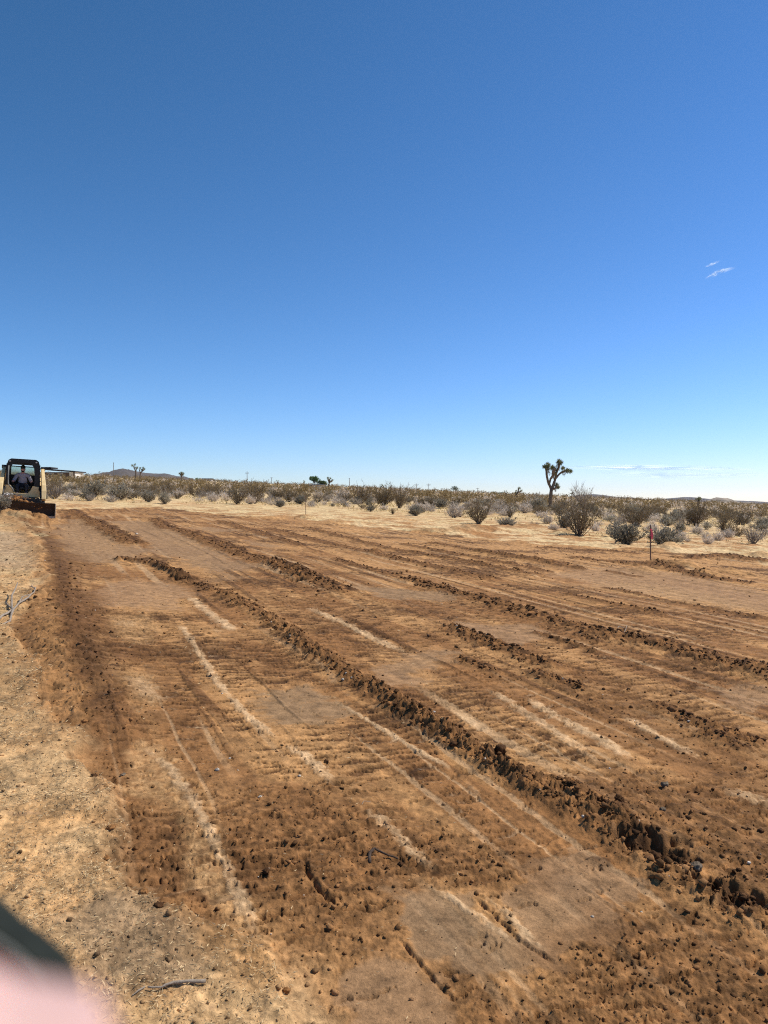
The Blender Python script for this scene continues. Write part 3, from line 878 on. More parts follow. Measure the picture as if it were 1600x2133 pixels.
M_LEAF = {'grey': plant_mat('dry grey leaves', (.60, .52, .42), trans=.4), 'dark': plant_mat('grey green leaves', (.33, .295, .22), trans=.35),
          'creo': plant_mat('olive brown leaves', (.205, .15, .07)), 'twig': plant_mat('withered leaves', (.33, .27, .2))}
M_STEM = {'grey': plant_mat('pale stems', (.30, .25, .20), trans=0), 'dark': plant_mat('grey stems', (.20, .165, .125), trans=0),
          'creo': plant_mat('brown stems', (.15, .115, .08), trans=0), 'twig': plant_mat('bare grey twigs', (.27, .225, .185), trans=0)}
NAMEK = {'grey': 'grey_shrub', 'dark': 'rabbitbrush', 'creo': 'creosote_bush', 'twig': 'bare_shrub'}
PROTO = {}
def proto(kind, v):
    if (kind, v) not in PROTO:
        SV, SF, LV, LF = shrub_geo(kind, 100 * v + {'grey': 1, 'dark': 2, 'creo': 3, 'twig': 4}[kind])
        a = np_mesh('stems', SV, SF); a.materials.append(M_STEM[kind])
        b = np_mesh('foliage', LV, LF); b.materials.append(M_LEAF[kind])
        PROTO[(kind, v)] = (a, b)
    return PROTO[(kind, v)]
WHOLE = {}
def whole(kind, v):
    if (kind, v) not in WHOLE:
        SV, SF, LV, LF = shrub_geo(kind, 100 * v + 50 + {'grey': 1, 'dark': 2, 'creo': 3, 'twig': 4}[kind], .55)
        LV = LV.copy()
        me = np_mesh('shrub', np.concatenate([SV, LV]), np.concatenate([SF, LF + len(SV)]))
        me.materials.append(M_STEM[kind]); me.materials.append(M_LEAF[kind])
        mi = np.zeros(len(SF) + len(LF), np.int32); mi[len(SF):] = 1
        me.polygons.foreach_set('material_index', mi)
        WHOLE[(kind, v)] = me
    return WHOLE[(kind, v)]
HREL = {'grey': .55, 'dark': .62, 'creo': .80, 'twig': .70}

NEAR = [  # base in the photograph, width, height, kind, label
 (112,1039,62,30,'twig','bare pale branched shrub just right of the loader'),
 (157,1034,30,15,'grey','low grey shrub behind the bare branched shrub beside the loader'),
 (200,1034,46,30,'dark','broad grey brown bush right of the bare branched shrub'),
 (188,1044,21,14,'grey','small round grey shrub on bare sand, first one right of the loader'),
 (232,1046,29,16,'grey','flat pale grey shrub on sand, second one right of the loader'),
 (250,1043,50,33,'dark','large dark bush standing behind the flat pale shrub right of the loader'),
 (310,1047,34,25,'dark','dark green grey bush at the edge of the graded dirt, left of its paler twin'),
 (343,1050,27,23,'dark','spiky brown bush right beside the dark green grey bush at the dirt edge'),
 (372,1036,32,15,'grey','low wide grey shrub on sand behind the pair of dark bushes'),
 (345,1029,46,26,'creo','olive brown bush behind the pair of dark bushes, below the round joshua tree'),
 (418,1040,26,11,'twig','low dry twiggy plant on sand left of the small lavender grey shrub'),
 (443,1046,30,18,'grey','lavender grey shrub alone on sand left of the big brown bushes'),
 (440,1030,42,22,'creo','brown bush behind the lavender grey shrub'),
 (496,1052,46,38,'creo','big brown bush nearest the dirt, left of the front survey stake'),
 (521,1052,26,20,'grey','grey shrub tucked against the right foot of the big brown bush'),
 (530,1044,52,38,'creo','tall olive brown bush behind the grey shrub at the big brown bush'),
 (562,1046,15,13,'grey','small pale tuft left of the front survey stake, behind the dark low bush'),
 (583,1058,23,15,'dark','small dark bush by the dirt edge, first one left of the front survey stake'),
 (601,1048,44,26,'creo','wide brown bush just behind the left side of the front survey stake'),
 (626,1052,24,18,'dark','dark bush touching the left side of the front survey stake'),
 (664,1040,24,18,'grey','pale grey shrub first to the right behind the front survey stake'),
 (682,1046,28,16,'grey','pale shrub in front of the grey row, right of the front survey stake'),
 (710,1040,36,17,'grey','wide lavender grey shrub right of the front survey stake'),
 (652,1050,10,7,'twig','tiny dry tuft on yellow sand right of the front survey stake'),
 (693,1056,12,7,'dark','tiny dark tuft on yellow sand at the middle left'),
 (720,1058,14,8,'dark','low dark tuft on sand left of the two large brown bushes'),
 (752,1051,46,38,'creo','left one of the two large brown bushes in the middle'),
 (800,1057,52,44,'creo','tall open brown bush, middle of the large central clump'),
 (832,1061,36,46,'creo','right one of the large brown bushes in the middle, slanting right'),
 (800,1064,20,12,'grey','small grey shrub at the foot of the large central brown bushes'),
 (818,1071,14,14,'creo','little brown bush standing alone in front of the central clump'),
 (866,1074,28,22,'dark','compact dark round bush on yellow sand right of the central clump'),
 (893,1066,22,14,'grey','grey shrub right behind the compact dark round bush'),
 (920,1062,28,20,'dark','dark bush behind the pale pair in the middle right'),
 (946,1079,38,30,'grey','double domed grey shrub left of the big open creosote bush'),
 (997,1091,54,50,'creo','big open creosote bush at the dirt edge, left of the tall joshua tree'),
 (1040,1073,34,24,'grey','grey round shrub just right of the big open creosote bush'),
 (1062,1081,18,24,'creo','narrow reddish brown bush on sand left of the tall joshua tree'),
 (1055,1100,44,19,'dark','low dark spreading bush at the dirt edge below the tall joshua tree'),
 (1093,1074,34,22,'grey','pale grey dome left of the joshua trunk'),
 (1122,1072,34,32,'dark','dense bush just left of the joshua trunk'),
 (1114,1096,22,10,'twig','low dry twigs on sand in front of the joshua trunk'),
 (1141,1092,32,20,'grey','pale grey shrub in front of the joshua trunk'),
 (1153,1104,24,12,'grey','low pale tuft at the dirt edge below the joshua trunk'),
 (1176,1101,36,32,'dark','dark bush between the joshua trunk and the tall twiggy bush'),
 (1207,1116,88,80,'creo','tallest twiggy bush, wide open crown, right of the joshua tree'),
 (1241,1107,26,18,'grey','grey shrub at the right foot of the tallest twiggy bush'),
 (1306,1134,66,44,'dark','large dense grey green bush left of the stake with the red flag'),
 (1388,1139,62,42,'dark','large dense grey bush right of the stake with the red flag'),
 (1326,1096,58,36,'creo','brown bush behind the large dense bush left of the red flag'),
 (1357,1107,34,18,'grey','pale shrub behind the stake with the red flag'),
 (1390,1098,34,22,'dark','dark bush right behind the large bush right of the red flag'),
 (1418,1109,22,20,'dark','small dark bush on sand, up and right of the large grey bush'),
 (1450,1098,64,52,'creo','very wide dark olive creosote bush at the right'),
 (1453,1114,34,19,'grey','low grey shrub in front of the very wide olive creosote bush'),
 (1433,1128,18,12,'twig','little dry plant on sand right of the large grey bush'),
 (1476,1133,24,20,'grey','grey shrub, left half of a close pair at the right edge of the sand'),
 (1497,1127,28,20,'grey','grey shrub, right half of a close pair at the right edge of the sand'),
 (1506,1108,42,32,'creo','brown bush behind the close pair of grey shrubs'),
 (1519,1119,22,14,'grey','small pale shrub right of the close pair'),
 (1569,1133,50,40,'twig','open twiggy grey bush alone near the right border'),
 (1592,1100,34,24,'dark','dark bush at the right border behind the open twiggy bush'),
 (3,1082,44,34,'dark','dark shrub at the left border in front of the loader blade'),
]
def place_shrub(x, y, w, h, kind, v, rot, parts):
    z = ground_z(x, y)
    root = None
    if parts:
        a, b = proto(kind, v)
        root = empty(NAMEK[kind], (x, y, z - .02), (0, 0, rot))
        link('stems', a, root); link('foliage', b, root)
    else:
        root = bpy.data.objects.new(NAMEK[kind], whole(kind, v)); COL.objects.link(root)
        root.location = (x, y, z - .02); root.rotation_euler = (0, 0, rot)
    root.scale = (w, w, h / HREL[kind])
    return root

random.seed(5)
taken = []
for k, (px, py, w, h, kind, lab) in enumerate(NEAR):
    x, y = P(px, py)
    W, Hh = w / F_PX * y, h / F_PX * y
    o = place_shrub(x, y, W, Hh, kind, k % 4, random.uniform(0, 6.28), True)
    tag(o, lab, 'shrub', 'desert shrubs at the edge of the graded dirt')
    taken.append((x, y, W * .5))

# the brush behind: hundreds of shrubs, each its own out to about 100 m
rng = np.random.default_rng(11)
cand = []
for lo, hi, n in ((24, 45, 420), (45, 70, 1300), (70, 100, 1900)):
    yy = np.sqrt(rng.uniform(lo * lo, hi * hi, n)); uu = rng.uniform(-.60, .60, n)
    cand += list(zip(uu * yy, yy))
cand = np.array(cand); cand = cand[np.argsort(cand[:, 1])]
edge = np.array(pp(-200,1045, 60,1040, 100,1046, 200,1047, 330,1052, 470,1053, 600,1058, 700,1060, 800,1072, 900,1076, 1000,1090, 1100,1100, 1200,1116, 1300,1136, 1400,1140, 1500,1138, 1600,1138, 1900,1160))
counts = {'grey': 0, 'creo': 0, 'dark': 0}
ZONES = [(-.45, 'between loader and dark hill'), (-.36, 'below the dark hill at the left'), (-.27, 'below the round crowned joshua tree'), (-.19, 'below the pole with a short arm'),
         (-.11, 'behind the front survey stake'), (-.045, 'below the round green trees'), (.03, 'behind the big brown central bushes'), (.10, 'below the two close utility poles'),
         (.17, 'below the low green treetops'), (.235, 'behind and left of the tall joshua tree'), (.31, 'behind and right of the tall joshua tree'), (.385, 'behind the stake with the red flag'),
         (.45, 'below the tufted joshua tree at the right'), (9, 'at the right border below the rocky hill')]
overflow = []
cell = {}
for a_, b_2, r_0 in taken: cell.setdefault((int(a_ // 3), int(b_2 // 3)), []).append((a_, b_2, r_0))
for (x, y) in cand:
    u = x / y
    ed = np.interp(u, edge[:, 0] / edge[:, 1], edge[:, 1])
    if y < ed + .8 + 3 * (rng.random() ** 2): continue
    if -.53 < u < -.40 and y < 33: continue
    thin = .18 + .45 * float(sstep(ed + 6, ed + 52, np.array(y))) + (.10 if y < 42 else 0)
    if rng.random() > thin: continue
    kk = rng.random()
    patch = float(fbm(np.array([x / 9]), np.array([y / 9]), 451, 2)[0])
    kind = 'grey' if kk < (.66 if y < ed + 16 else .42) + .4 * patch else ('creo' if kk < .84 else 'dark')
    if y > 60 and kind == 'grey' and rng.random() < .35: kind = 'creo'
    if kind == 'grey': w = rng.uniform(.5, 1.25); h = w * rng.uniform(.40, .58)
    elif kind == 'dark': w = rng.uniform(.55, 1.3); h = w * rng.uniform(.45, .62)
    else: w = rng.uniform(.9, 1.9); h = w * rng.uniform(.42, .60)
    cx_i, cy_i = int(x // 3), int(y // 3)
    near_ = [t for i_ in (-1, 0, 1) for j_ in (-1, 0, 1) for t in cell.get((cx_i + i_, cy_i + j_), [])]
    if any((x - a) ** 2 + (y - b) ** 2 < ((r_ + w * .30) * .85) ** 2 for a, b, r_ in near_): continue
    cell.setdefault((cx_i, cy_i), []).append((x, y, w * .4))
    if counts[kind] >= 290:
        overflow.append((x, y, w, h, kind)); continue
    counts[kind] += 1
    o = place_shrub(x, y, w, h, kind, int(rng.integers(0, 5)), rng.uniform(0, 6.28), False)
    zone = [z_ for lim, z_ in ZONES if u < lim][0]
    big = w > {'grey': 1.05, 'dark': 1.15, 'creo': 1.75}[kind]
    dep = 'near the sand' if y < ed + 9 else ('amid the brush' if y < ed + 24 else 'far back')
    lab = {'grey': ('wide' if big else 'small') + ' pale grey shrub ', 'dark': ('large' if big else 'small') + ' dark grey shrub ', 'creo': ('large' if big else 'medium') + ' olive brown bush '}[kind] + dep + ' ' + zone
    tag(o, lab, 'shrub', {'grey': 'pale shrubs ', 'dark': 'dark shrubs ', 'creo': 'olive brown bushes '}[kind] + dep + ' ' + zone + (', big' if big else ', small'))
print('shrubs', counts, len(overflow))

def far_brush():
    """the brush behind those, which reads as one mass up to the skyline"""
    rng = np.random.default_rng(21)
    kinds = ('creo', 'grey')
    Vs = {k: [] for k in kinds}; Fs = {k: [] for k in kinds}; cn = {k: 0 for k in kinds}
    protos = {}
    for kind in kinds:
        for v in range(5):
            SV, SF, LV, LF = shrub_geo(kind, 700 + v, .16)
            if kind == 'creo': LV = LV[:640 - 640 % 4]; LF = LF[:160]
            LV = LV.reshape(-1, 4, 3); c = LV.mean(1, keepdims=True)
            LV = ((LV - c) * (3.0 if kind == 'creo' else 1.9) + c).reshape(-1, 3)
            protos[(kind, v)] = (LV, LF)
    items = [(x, y, w, h, 'grey' if k == 'dark' else k) for x, y, w, h, k in overflow]
    for lo, hi, m in ((98, 150, 1300), (150, 260, 1200), (260, 520, 1000)):
        yy = np.sqrt(rng.uniform(lo * lo, hi * hi, m)); uu = rng.uniform(-.58, .58, m)
        for u, y in zip(uu, yy):
            kind = 'creo' if rng.random() < .72 else 'grey'
            w = rng.uniform(1.1, 2.3) * (1 if kind == 'creo' else .75) * (1 + .6 * float(sstep(150, 400, np.array(y)))); h = w * rng.uniform(.5, .72)
            items.append((u * y, y, w, h, kind))
    X = np.array([i[0] for i in items]); Y = np.array([i[1] for i in items])
    Z = base_z(X, Y) + fbm(X / 18, Y / 18, 21, 3) * .15 + .05
    for (x, y, w, h, kind), z in zip(items, Z):
        LV, LF = protos[(kind, int(rng.integers(0, 5)))]
        a = rng.uniform(0, 6.28); ca, sa = math.cos(a), math.sin(a)
        Q = LV * [w, w, h / HREL[kind]]
        Q = np.stack([Q[:, 0] * ca - Q[:, 1] * sa + x, Q[:, 0] * sa + Q[:, 1] * ca + y, Q[:, 2] + z - .05], 1)
        Vs[kind].append(Q); Fs[kind].append(LF + cn[kind]); cn[kind] += len(Q)
    for kind in kinds:
        me = np_mesh('far_brush', np.concatenate(Vs[kind]), np.concatenate(Fs[kind]))
        o = link('far_brush', me, None, [M_LEAF[kind]])
        tag(o, {'creo': 'mass of olive brown brush reaching to the skyline', 'grey': 'scattered pale brush reaching to the skyline'}[kind], 'brush', kind='stuff')
        print('far brush', kind, cn[kind] // 2)
far_brush()

# ------------------------------------------------------------------ joshua trees
M_BARK = mat('joshua bark', (.16, .12, .085), .95, .4, 9, bump=.6)
M_BLADE = plant_mat('joshua blades', (.25, .26, .125), .4, .1, .15)
M_DEAD = plant_mat('dead joshua blades', (.20, .16, .11), .35, .1, .1)

def rosette(c, axis, R, rng, n, parent, dead=.35):
    axis = np.array(axis, float); axis /= np.linalg.norm(axis)
    d = rng.normal(size=(n, 3)); d /= np.linalg.norm(d, axis=1, keepdims=True)
    d = d + axis * rng.uniform(.1, 1.1, (n, 1)); d /= np.linalg.norm(d, axis=1, keepdims=True)
    pos = np.array(c) - axis * rng.uniform(0, R * .7, (n, 1)) + d * R * .08
    L = R * rng.uniform(.75, 1.1, n)
    V, F = leaf_quads(pos, d, L, L * .13, rng)
    me = np_mesh('leaf_head', V, F); me.materials.append(M_BLADE)
    o = link('leaf_head', me, parent)
    m = int(n * dead)
    d2 = rng.normal(size=(m, 3)); d2 -= axis * (d2 @ axis)[:, None]; d2 /= np.linalg.norm(d2, axis=1, keepdims=True)
    d2 = d2 - axis * rng.uniform(.6, 1.8, (m, 1))
    p2 = np.array(c) - axis * rng.uniform(R * .6, R * 2.0, (m, 1))
    V, F = leaf_quads(p2, d2, R * rng.uniform(.5, .8, m), np.full(m, R * .09), rng)
    me = np_mesh('dead_leaves', V, F); me.materials.append(M_DEAD)
    link('dead_leaves', me, o)
    return o

def joshua(D, px0, branches, heads, label, seed, blades=110, group='joshua trees', cat='joshua tree', rad=1.0, depth=.4):
    """branches: lists of (px, row, radius in m); heads: (px, row, axis px, axis row, radius in m)"""
    rng = np.random.default_rng(seed)
    x0, y0 = at_dist(px0, D)
    z0 = float(base_z(np.array(x0), np.array(y0))) if D > 105 else ground_z(x0, y0)
    root = empty('joshua_tree', (x0, y0, z0 - .05))
    def loc(px, row, dy=0):
        return ((px - px0) / F_PX * D, dy, zrow(row, D) - z0 + .05)
    for bi, br in enumerate(branches):
        pts = [loc(a, b, depth * math.sin(bi * 2.4) * i / max(1, len(br) - 1)) for i, (a, b, r) in enumerate(br)]
        if bi == 0: pts[0] = (pts[0][0], 0, 0.0)
        rs = [r for a, b, r in br]
        P2 = []; R2 = []
        for i in range(len(pts) - 1):
            for s in range(3):
                f = s / 3
                P2.append([pts[i][k] * (1 - f) + pts[i + 1][k] * f + (rng.normal() * rs[i] * .12 if (i or s) else 0) for k in range(3)]); R2.append((rs[i] * (1 - f) + rs[i + 1] * f) * rng.uniform(.92, 1.1))
        P2.append(pts[-1]); R2.append(rs[-1])
        MB().tube(P2, R2, 9).build('trunk' if bi == 0 else 'limb', M_BARK, root, smooth=True)
    for hi, (a, b, ax, az, R) in enumerate(heads):
        rosette(loc(a, b, depth * rng.uniform(-.6, .6)), (ax, rng.uniform(-.3, .3), az), R, rng, blades, root)
    return tag(root, label, cat, group)

joshua(69, 1146, [
    [(1145.5,1068,.19),(1147,1040,.165),(1149,1018,.15)],
    [(1149,1020,.13),(1144,1008,.115),(1140,994,.10),(1139,975,.11)],
    [(1144.5,1006,.10),(1146,998,.09),(1151,990,.12),(1152.5,976,.16)],
    [(1149.5,1020,.13),(1154,1008,.11),(1157,997,.11),(1166,988,.09),(1173,982,.09),(1181,980,.09)],
    [(1157,998,.10),(1159,986,.09),(1163,975,.10),(1165,962,.10)],
    [(1151,1020,.09),(1156,1017,.08),(1160,1012,.08)]],
    [(1139,972,-.3,1,.36),(1134,972,-1,.35,.30),(1141,967,.1,1,.30),(1150,974,-.2,1,.34),(1156,977,.5,.8,.30),(1165,961,0,1,.36),(1168,964,.7,.5,.26),
     (1172,975,0,1,.28),(1182,979,.6,.8,.28),(1188,982,1,.1,.30),(1160,1010,.3,1,.30),(1163,1015,1,.1,.26),(1153,985,0,1,.26),],
    'tall branching joshua tree standing above the brush, the largest on the skyline', 41, 150)
# a pale dried flower stalk on the topmost head is left on that tree
joshua(150, 285, [[(282,1002,.13),(283,990,.12),(283,982,.11)],[(283,984,.1),(280,976,.09),(278,970,.09)],[(283,984,.1),(286,976,.09)]],
       [(277,969,-.5,1,.34),(281,967,0,1,.3),(287,974,.5,1,.32),(283,974,0,1,.25)], 'left one of two joshua trees close together in front of the hill', 42, 80)
joshua(152, 294, [[(292,1003,.14),(292,992,.13),(293,985,.12)],[(293,987,.1),(296,980,.1),(298,976,.09)],[(293,986,.1),(292,978,.09)],[(294,984,.1),(300,978,.09)]],
       [(298,974,.3,1,.32),(302,977,1,.5,.30),(292,975,0,1,.32),(295,978,0,1,.25)], 'right one of two joshua trees close together in front of the hill', 43, 80)
joshua(215, 378, [[(378,1002,.16),(378,992,.15)],[(378,993,.12),(375,987,.12)],[(378,993,.12),(381,986,.12)],[(378,992,.12),(378,985,.12)]],
       [(374,986,-.6,1,.48),(378,984,0,1,.48),(382,986,.6,1,.48),(376,989,-1,.3,.4),(381,989,1,.3,.4),(379,987,0,1,.4)], 'round crowned joshua tree alone on the skyline at the left', 44, 80)
joshua(150, 686, [[(684,1020,.15),(685,1010,.14),(686,1005,.13)],[(686,1007,.12),(684,1000,.12),(683,996,.12)],[(686,1006,.12),(692,1001,.11)],[(686,1005,.11),(687,998,.11)]],
       [(683,995,-.2,1,.32),(688,996,.2,1,.32),(693,1000,1,.4,.34),(691,1003,1,0,.26),(685,1000,0,1,.28)], 'joshua tree beside the round green trees on the skyline', 45, 80)
joshua(125, 1075, [[(1073,1048,.14),(1074,1036,.12),(1076,1030,.12)],[(1076,1031,.11),(1080,1023,.10),(1081,1017,.10)],[(1078,1026,.1),(1085,1023,.09)],[(1075,1034,.1),(1075,1024,.1)]],
       [(1081,1016,0,1,.26),(1083,1017,.8,.6,.24),(1087,1022,1,.3,.28),(1075,1022,-.2,1,.25),(1074,1027,-1,.5,.22)], 'dark crooked joshua tree on the skyline left of the tallest one', 46, 70)
joshua(230, 1054, [[(1054,1040,.16),(1054,1028,.14)],[(1054,1030,.12),(1057,1025,.12)],[(1054,1030,.12),(1051,1025,.12)]],
       [(1051,1023,-.4,1,.36),(1055,1023,0,1,.34),(1058,1026,1,.3,.34)], 'small forked joshua tree at the right end of the green treetops', 47, 50)
joshua(160, 1191, [[(1189.5,1046,.13),(1191,1036,.10),(1191.5,1028,.10)]], [(1191,1027,-.3,1,.26),(1193,1027,.5,1,.24),(1188.5,1028,-1,.3,.2)], 'slim single headed joshua tree below the tallest bush', 48, 60)
joshua(230, 1137, [[(1137,1044,.15),(1137,1034,.13)]], [(1137,1032,0,1,.36),(1139,1035,1,.2,.3),(1135,1033,-1,.3,.28)], 'tiny joshua tree on the skyline just left of the tall trunk', 49, 40)
joshua(120, 1455, [[(1453,1066,.13),(1454,1052,.12),(1455,1042,.11)]], [(1454,1038,-.3,1,.30),(1457,1037,.4,1,.30),(1460,1039,1,.3,.26),(1451,1040,-1,.3,.24),(1456,1041,0,1,.26)],
       'single trunked joshua tree with a tufted head, near the right border', 50, 80)
joshua(260, 792, [[(792,1022,.18),(793,1013,.16)],[(793,1015,.14),(797,1011,.14)]], [(792,1010,-.4,1,.42),(796,1009,.2,1,.42),(798,1012,1,.2,.36)], 'squat joshua tree on the skyline in the middle', 51, 50)
joshua(240, 633, [[(633,1012,.16),(633,1004,.14)]], [(633,1002,0,1,.42),(635,1004,.8,.4,.34)], 'stubby joshua tree left of the round green trees', 52, 50)
joshua(300, 578, [[(578,1010,.2),(578,1003,.18)]], [(576,1001,-.6,1,.42),(580,1001,.6,1,.42)], 'tiny forked joshua tree on the skyline above the front survey stake', 53, 40)
joshua(280, 733, [[(733,1018,.2),(733,1014,.18)]], [(733,1012,0,1,.5),(735,1013,.6,1,.4)], 'tiny joshua tree right beside the bare pole in the middle', 54, 40)

# ------------------------------------------------------------------ leafy trees on the skyline
M_TREE = {'g': plant_mat('green leaves', (.10, .16, .05), .4, .1, .3), 'y': plant_mat('yellow green leaves', (.14, .17, .05), .4, .1, .3),
          'b': plant_mat('grey green leaves far', (.15, .18, .13), .3, .1, .3)}
M_WOOD = mat('tree wood', (.14, .10, .07), .9, .3, 5)
def leafy(D, px, top, wpx, base_row, mk, label, seed, n=1400, gap=.0, leaf=.35):
    rng = np.random.default_rng(seed)
    x, y = at_dist(px, D); zt = zrow(top, D); zb = min(zrow(base_row, D), zt - 1.5) - .4
    H = zt - zb; R = wpx / F_PX * D / 2
    root = empty('leafy_tree', (x, y, zb))
    mb = MB(); mb.tube([(0, 0, 0), (.1, 0, H * .3), (0, .1, H * .5)], [R * .09, R * .07, R * .05], 8)
    mb.build('trunk', M_WOOD, root)
    mb = MB()
    blobs = []
    for k in range(16):
        a = rng.uniform(0, 2 * PI); e = rng.uniform(-.15, 1) ; rr = R * rng.uniform(.35, .72)
        zc = H - R * .85; hh = min(R * .62, zc * .6)
        c = np.array([math.cos(a) * rr * math.sqrt(1 - max(e, 0) ** 2 * .8), math.sin(a) * rr, zc + e * hh * .75])
        blobs.append((c, R * rng.uniform(.28, .42)))
        mb.tube([(0, 0, H * .3), tuple(c * [.5, .5, .8]), tuple(c)], [R * .05, R * .03, R * .012], 5)
    mb.build('limbs', M_WOOD, root)
    pos = []; dr = []
    for c, r in blobs:
        m = n // len(blobs)
        d = rng.normal(size=(m, 3)); d /= np.linalg.norm(d, axis=1, keepdims=True)
        p = c + d * r * rng.uniform(.55, 1.05, (m, 1)) * [1, 1, .8]
        pos.append(p); dr.append(d + rng.normal(size=(m, 3)) * .7)
    pos = np.concatenate(pos); dr = np.concatenate(dr)
    pos[:, 2] = np.clip(pos[:, 2], .2, H + .2)
    V, F = leaf_quads(pos, dr, rng.uniform(.6, 1.2, len(pos)) * leaf, rng.uniform(.3, .6, len(pos)) * leaf, rng)
    me = np_mesh('crown', V, F); me.materials.append(M_TREE[mk]); link('crown', me, root)
    return tag(root, label, 'tree')
leafy(260, 654, 990, 26, 1011, 'g', 'round dark green tree rising above the skyline left of a joshua tree', 61, 1800)
leafy(258, 671, 997, 24, 1012, 'y', 'lower yellowish green tree attached to the right of the round green tree', 62, 1500)
leafy(420, 949, 1009, 21, 1022, 'b', 'thin grey green tree with see-through crown on the skyline', 63, 500, leaf=.55)
leafy(420, 1028, 1022, 16, 1032, 'g', 'left one of two low green treetops beside a forked joshua tree', 64, 900, leaf=.5)
leafy(420, 1045, 1022, 18, 1032, 'g', 'right one of two low green treetops beside a forked joshua tree', 65, 900, leaf=.5)
leafy(520, 905, 1016, 34, 1028, 'g', 'low dark green treetops on the skyline right of two utility poles', 66, 900, leaf=.6)
leafy(520, 412, 993, 16, 1003, 'g', 'small dark treetop beside far roofs at the left', 67, 500, leaf=.6)

# bare, twiggy skyline bushes
for k, (px, D, w, h, lab) in enumerate([(1212, 95, 2.6, 3.1, 'tall thin leafless bush reaching above the skyline right of the slim joshua tree'),
                         (838, 150, 6.0, 2.0, 'wide leafless bush on the skyline right of the central clump'), (770, 150, 1.8, 1.8, 'small leafless bush on the skyline left of the squat joshua tree'),
                         (1112, 130, 5.0, 1.6, 'leafless bush on the skyline just left of the tall joshua tree')]):
    x, y = at_dist(px, D)
    a, b = proto('twig', k % 4)
    r_ = empty('bare_shrub', (x, y, float(base_z(np.array(x), np.array(y))) - .1), (0, 0, k)); link('stems', a, r_); link('foliage', b, r_)
    r_.scale = (w, w, h / .7)
    tag(r_, lab, 'shrub')

# ------------------------------------------------------------------ poles, house, survey stakes
M_POLE = mat('weathered pole', (.22, .19, .16), .9, .2, 3)
def pole(px, top, D, arms, label, r=.16):
    x, y = at_dist(px, D); z0 = float(base_z(np.array(x), np.array(y))) - .3; H = zrow(top, D) - z0
    root = empty('utility_pole', (x, y, z0))
    MB().tube([(0, 0, 0), (0, 0, H * .5), (0, 0, H)], [r, r * .9, r * .7], 8).build('pole', M_POLE, root)
    for dz, w in arms:
        MB().box(-w, w, -.07 - r, .0 - r, H - dz - .1, H - dz + .1).build('crossarm', M_POLE, root)
        MB().box(-w * .8, -w * .7, -.12, .0, H - dz + .1, H - dz + .35).build('insulator', M_POLE, root)
        MB().box(w * .7, w * .8, -.12, .0, H - dz + .1, H - dz + .35).build('insulator', M_POLE, root)
    return tag(root, label, 'utility pole')
pole(237, 963, 300, [], 'bare slim pole at the left end of the dark hill', .14)
pole(515, 982, 400, [(.9, .9)], 'pole with a short arm standing alone left of the round green trees', .17)
pole(566, 994, 700, [(.6, 1.6)], 'faint utility pole with crossarm above the front survey stake', .25)
pole(728, 996, 420, [(.3, .35)], 'bare grey pole on the skyline in the middle', .18)
pole(868, 1007, 640, [(.7, 1.7), (2.0, 1.3)], 'left one of two utility poles with crossarms close together', .2)
pole(893, 1007, 640, [(.7, 1.7), (2.0, 1.3)], 'right one of two utility poles with crossarms close together', .2)
pole(995, 1016, 640, [(.7, 1.4)], 'utility pole between the thin grey tree and the low green treetops', .2)
pole(1124, 1023, 700, [], 'very thin mast on the skyline left of the tall joshua tree', .12)
pole(208, 982, 420, [(.3, .5)], 'short pole between the flat roofed house and the dark hill', .13)

M_WALL = mat('white stucco', (.72, .68, .6), .9, .08, 2)
M_ROOF = mat('dark roof', (.05, .045, .045), .85, .2, 2)
M_WIN = mat('dark window glass', (.03, .035, .04), .15, .1, 2, spec=.6)
M_TIMBER = mat('brown timber wall', (.13, .085, .06), .9, .2, 2)
def house():
    D = 170
    x0, y = at_dist(92, D); x1, _ = at_dist(158, D)
    z0 = zrow(993, D); zt = zrow(983.5, D)
    root = empty('flat_roofed_house', ((x0 + x1) / 2, y, z0))
    w = (x1 - x0) / 2; h = zt - z0
    MB().box(-w, w * .60, 0, 5, -1.5, h).build('wall', M_TIMBER, root)
    MB().box(w * .60, w * .96, .02, 4.9, -1.5, h - .002).build('wall', M_WALL, root)
    o = MB().prism([(-w - .5, h + .55), (w + .15, h), (w + .15, h + .25), (-w - .5, h + .85)], 'y', -.7, 5.6).build('roof', M_ROOF, root)
    MB().box(-w - .4, -w + 1.4, .3, 4, h + .86, h + 1.15).build('roof_box', M_ROOF, root)
    for xx in (-w * .7, -w * .1):
        f = MB().box(xx, xx + 1.1, -.05, .02, h - 1.1, h - .25).build('window', M_WALL, root)
        MB().box(xx + .08, xx + 1.02, -.07, -.052, h - 1.02, h - .33).build('pane', M_WIN, f)
    MB().box(w * .92, w, -.65, -.5, -1.5, h).build('post', M_TIMBER, root)
    tag(root, 'low flat roofed house behind the brush right of the loader', 'house')
house()
M_FARW = mat('far pale wall', (.55, .5, .43), .9, .1, 1)
def far_house(px, top, w, D, label):
    x, y = at_dist(px, D); z0 = zrow(top + 12, D); h = zrow(top, D) - z0; W = w / F_PX * D / 2
    root = empty('far_house', (x, y, z0))
    MB().box(-W, W, 0, 8, 0, h * .8).build('wall', M_FARW, root)
    MB().prism([(-.6, h * .8), (4, h), (8.6, h * .8)], 'x', -W - .4, W + .4).build('roof', M_ROOF, root)
    tag(root, label, 'house')
far_house(430, 996, 22, 600, 'distant low house beside a dark treetop at the left skyline')
far_house(662, 1008, 24, 250, 'pale low house under the round green trees')
far_house(640, 1009, 9, 255, 'small pale shed left of the round green trees')

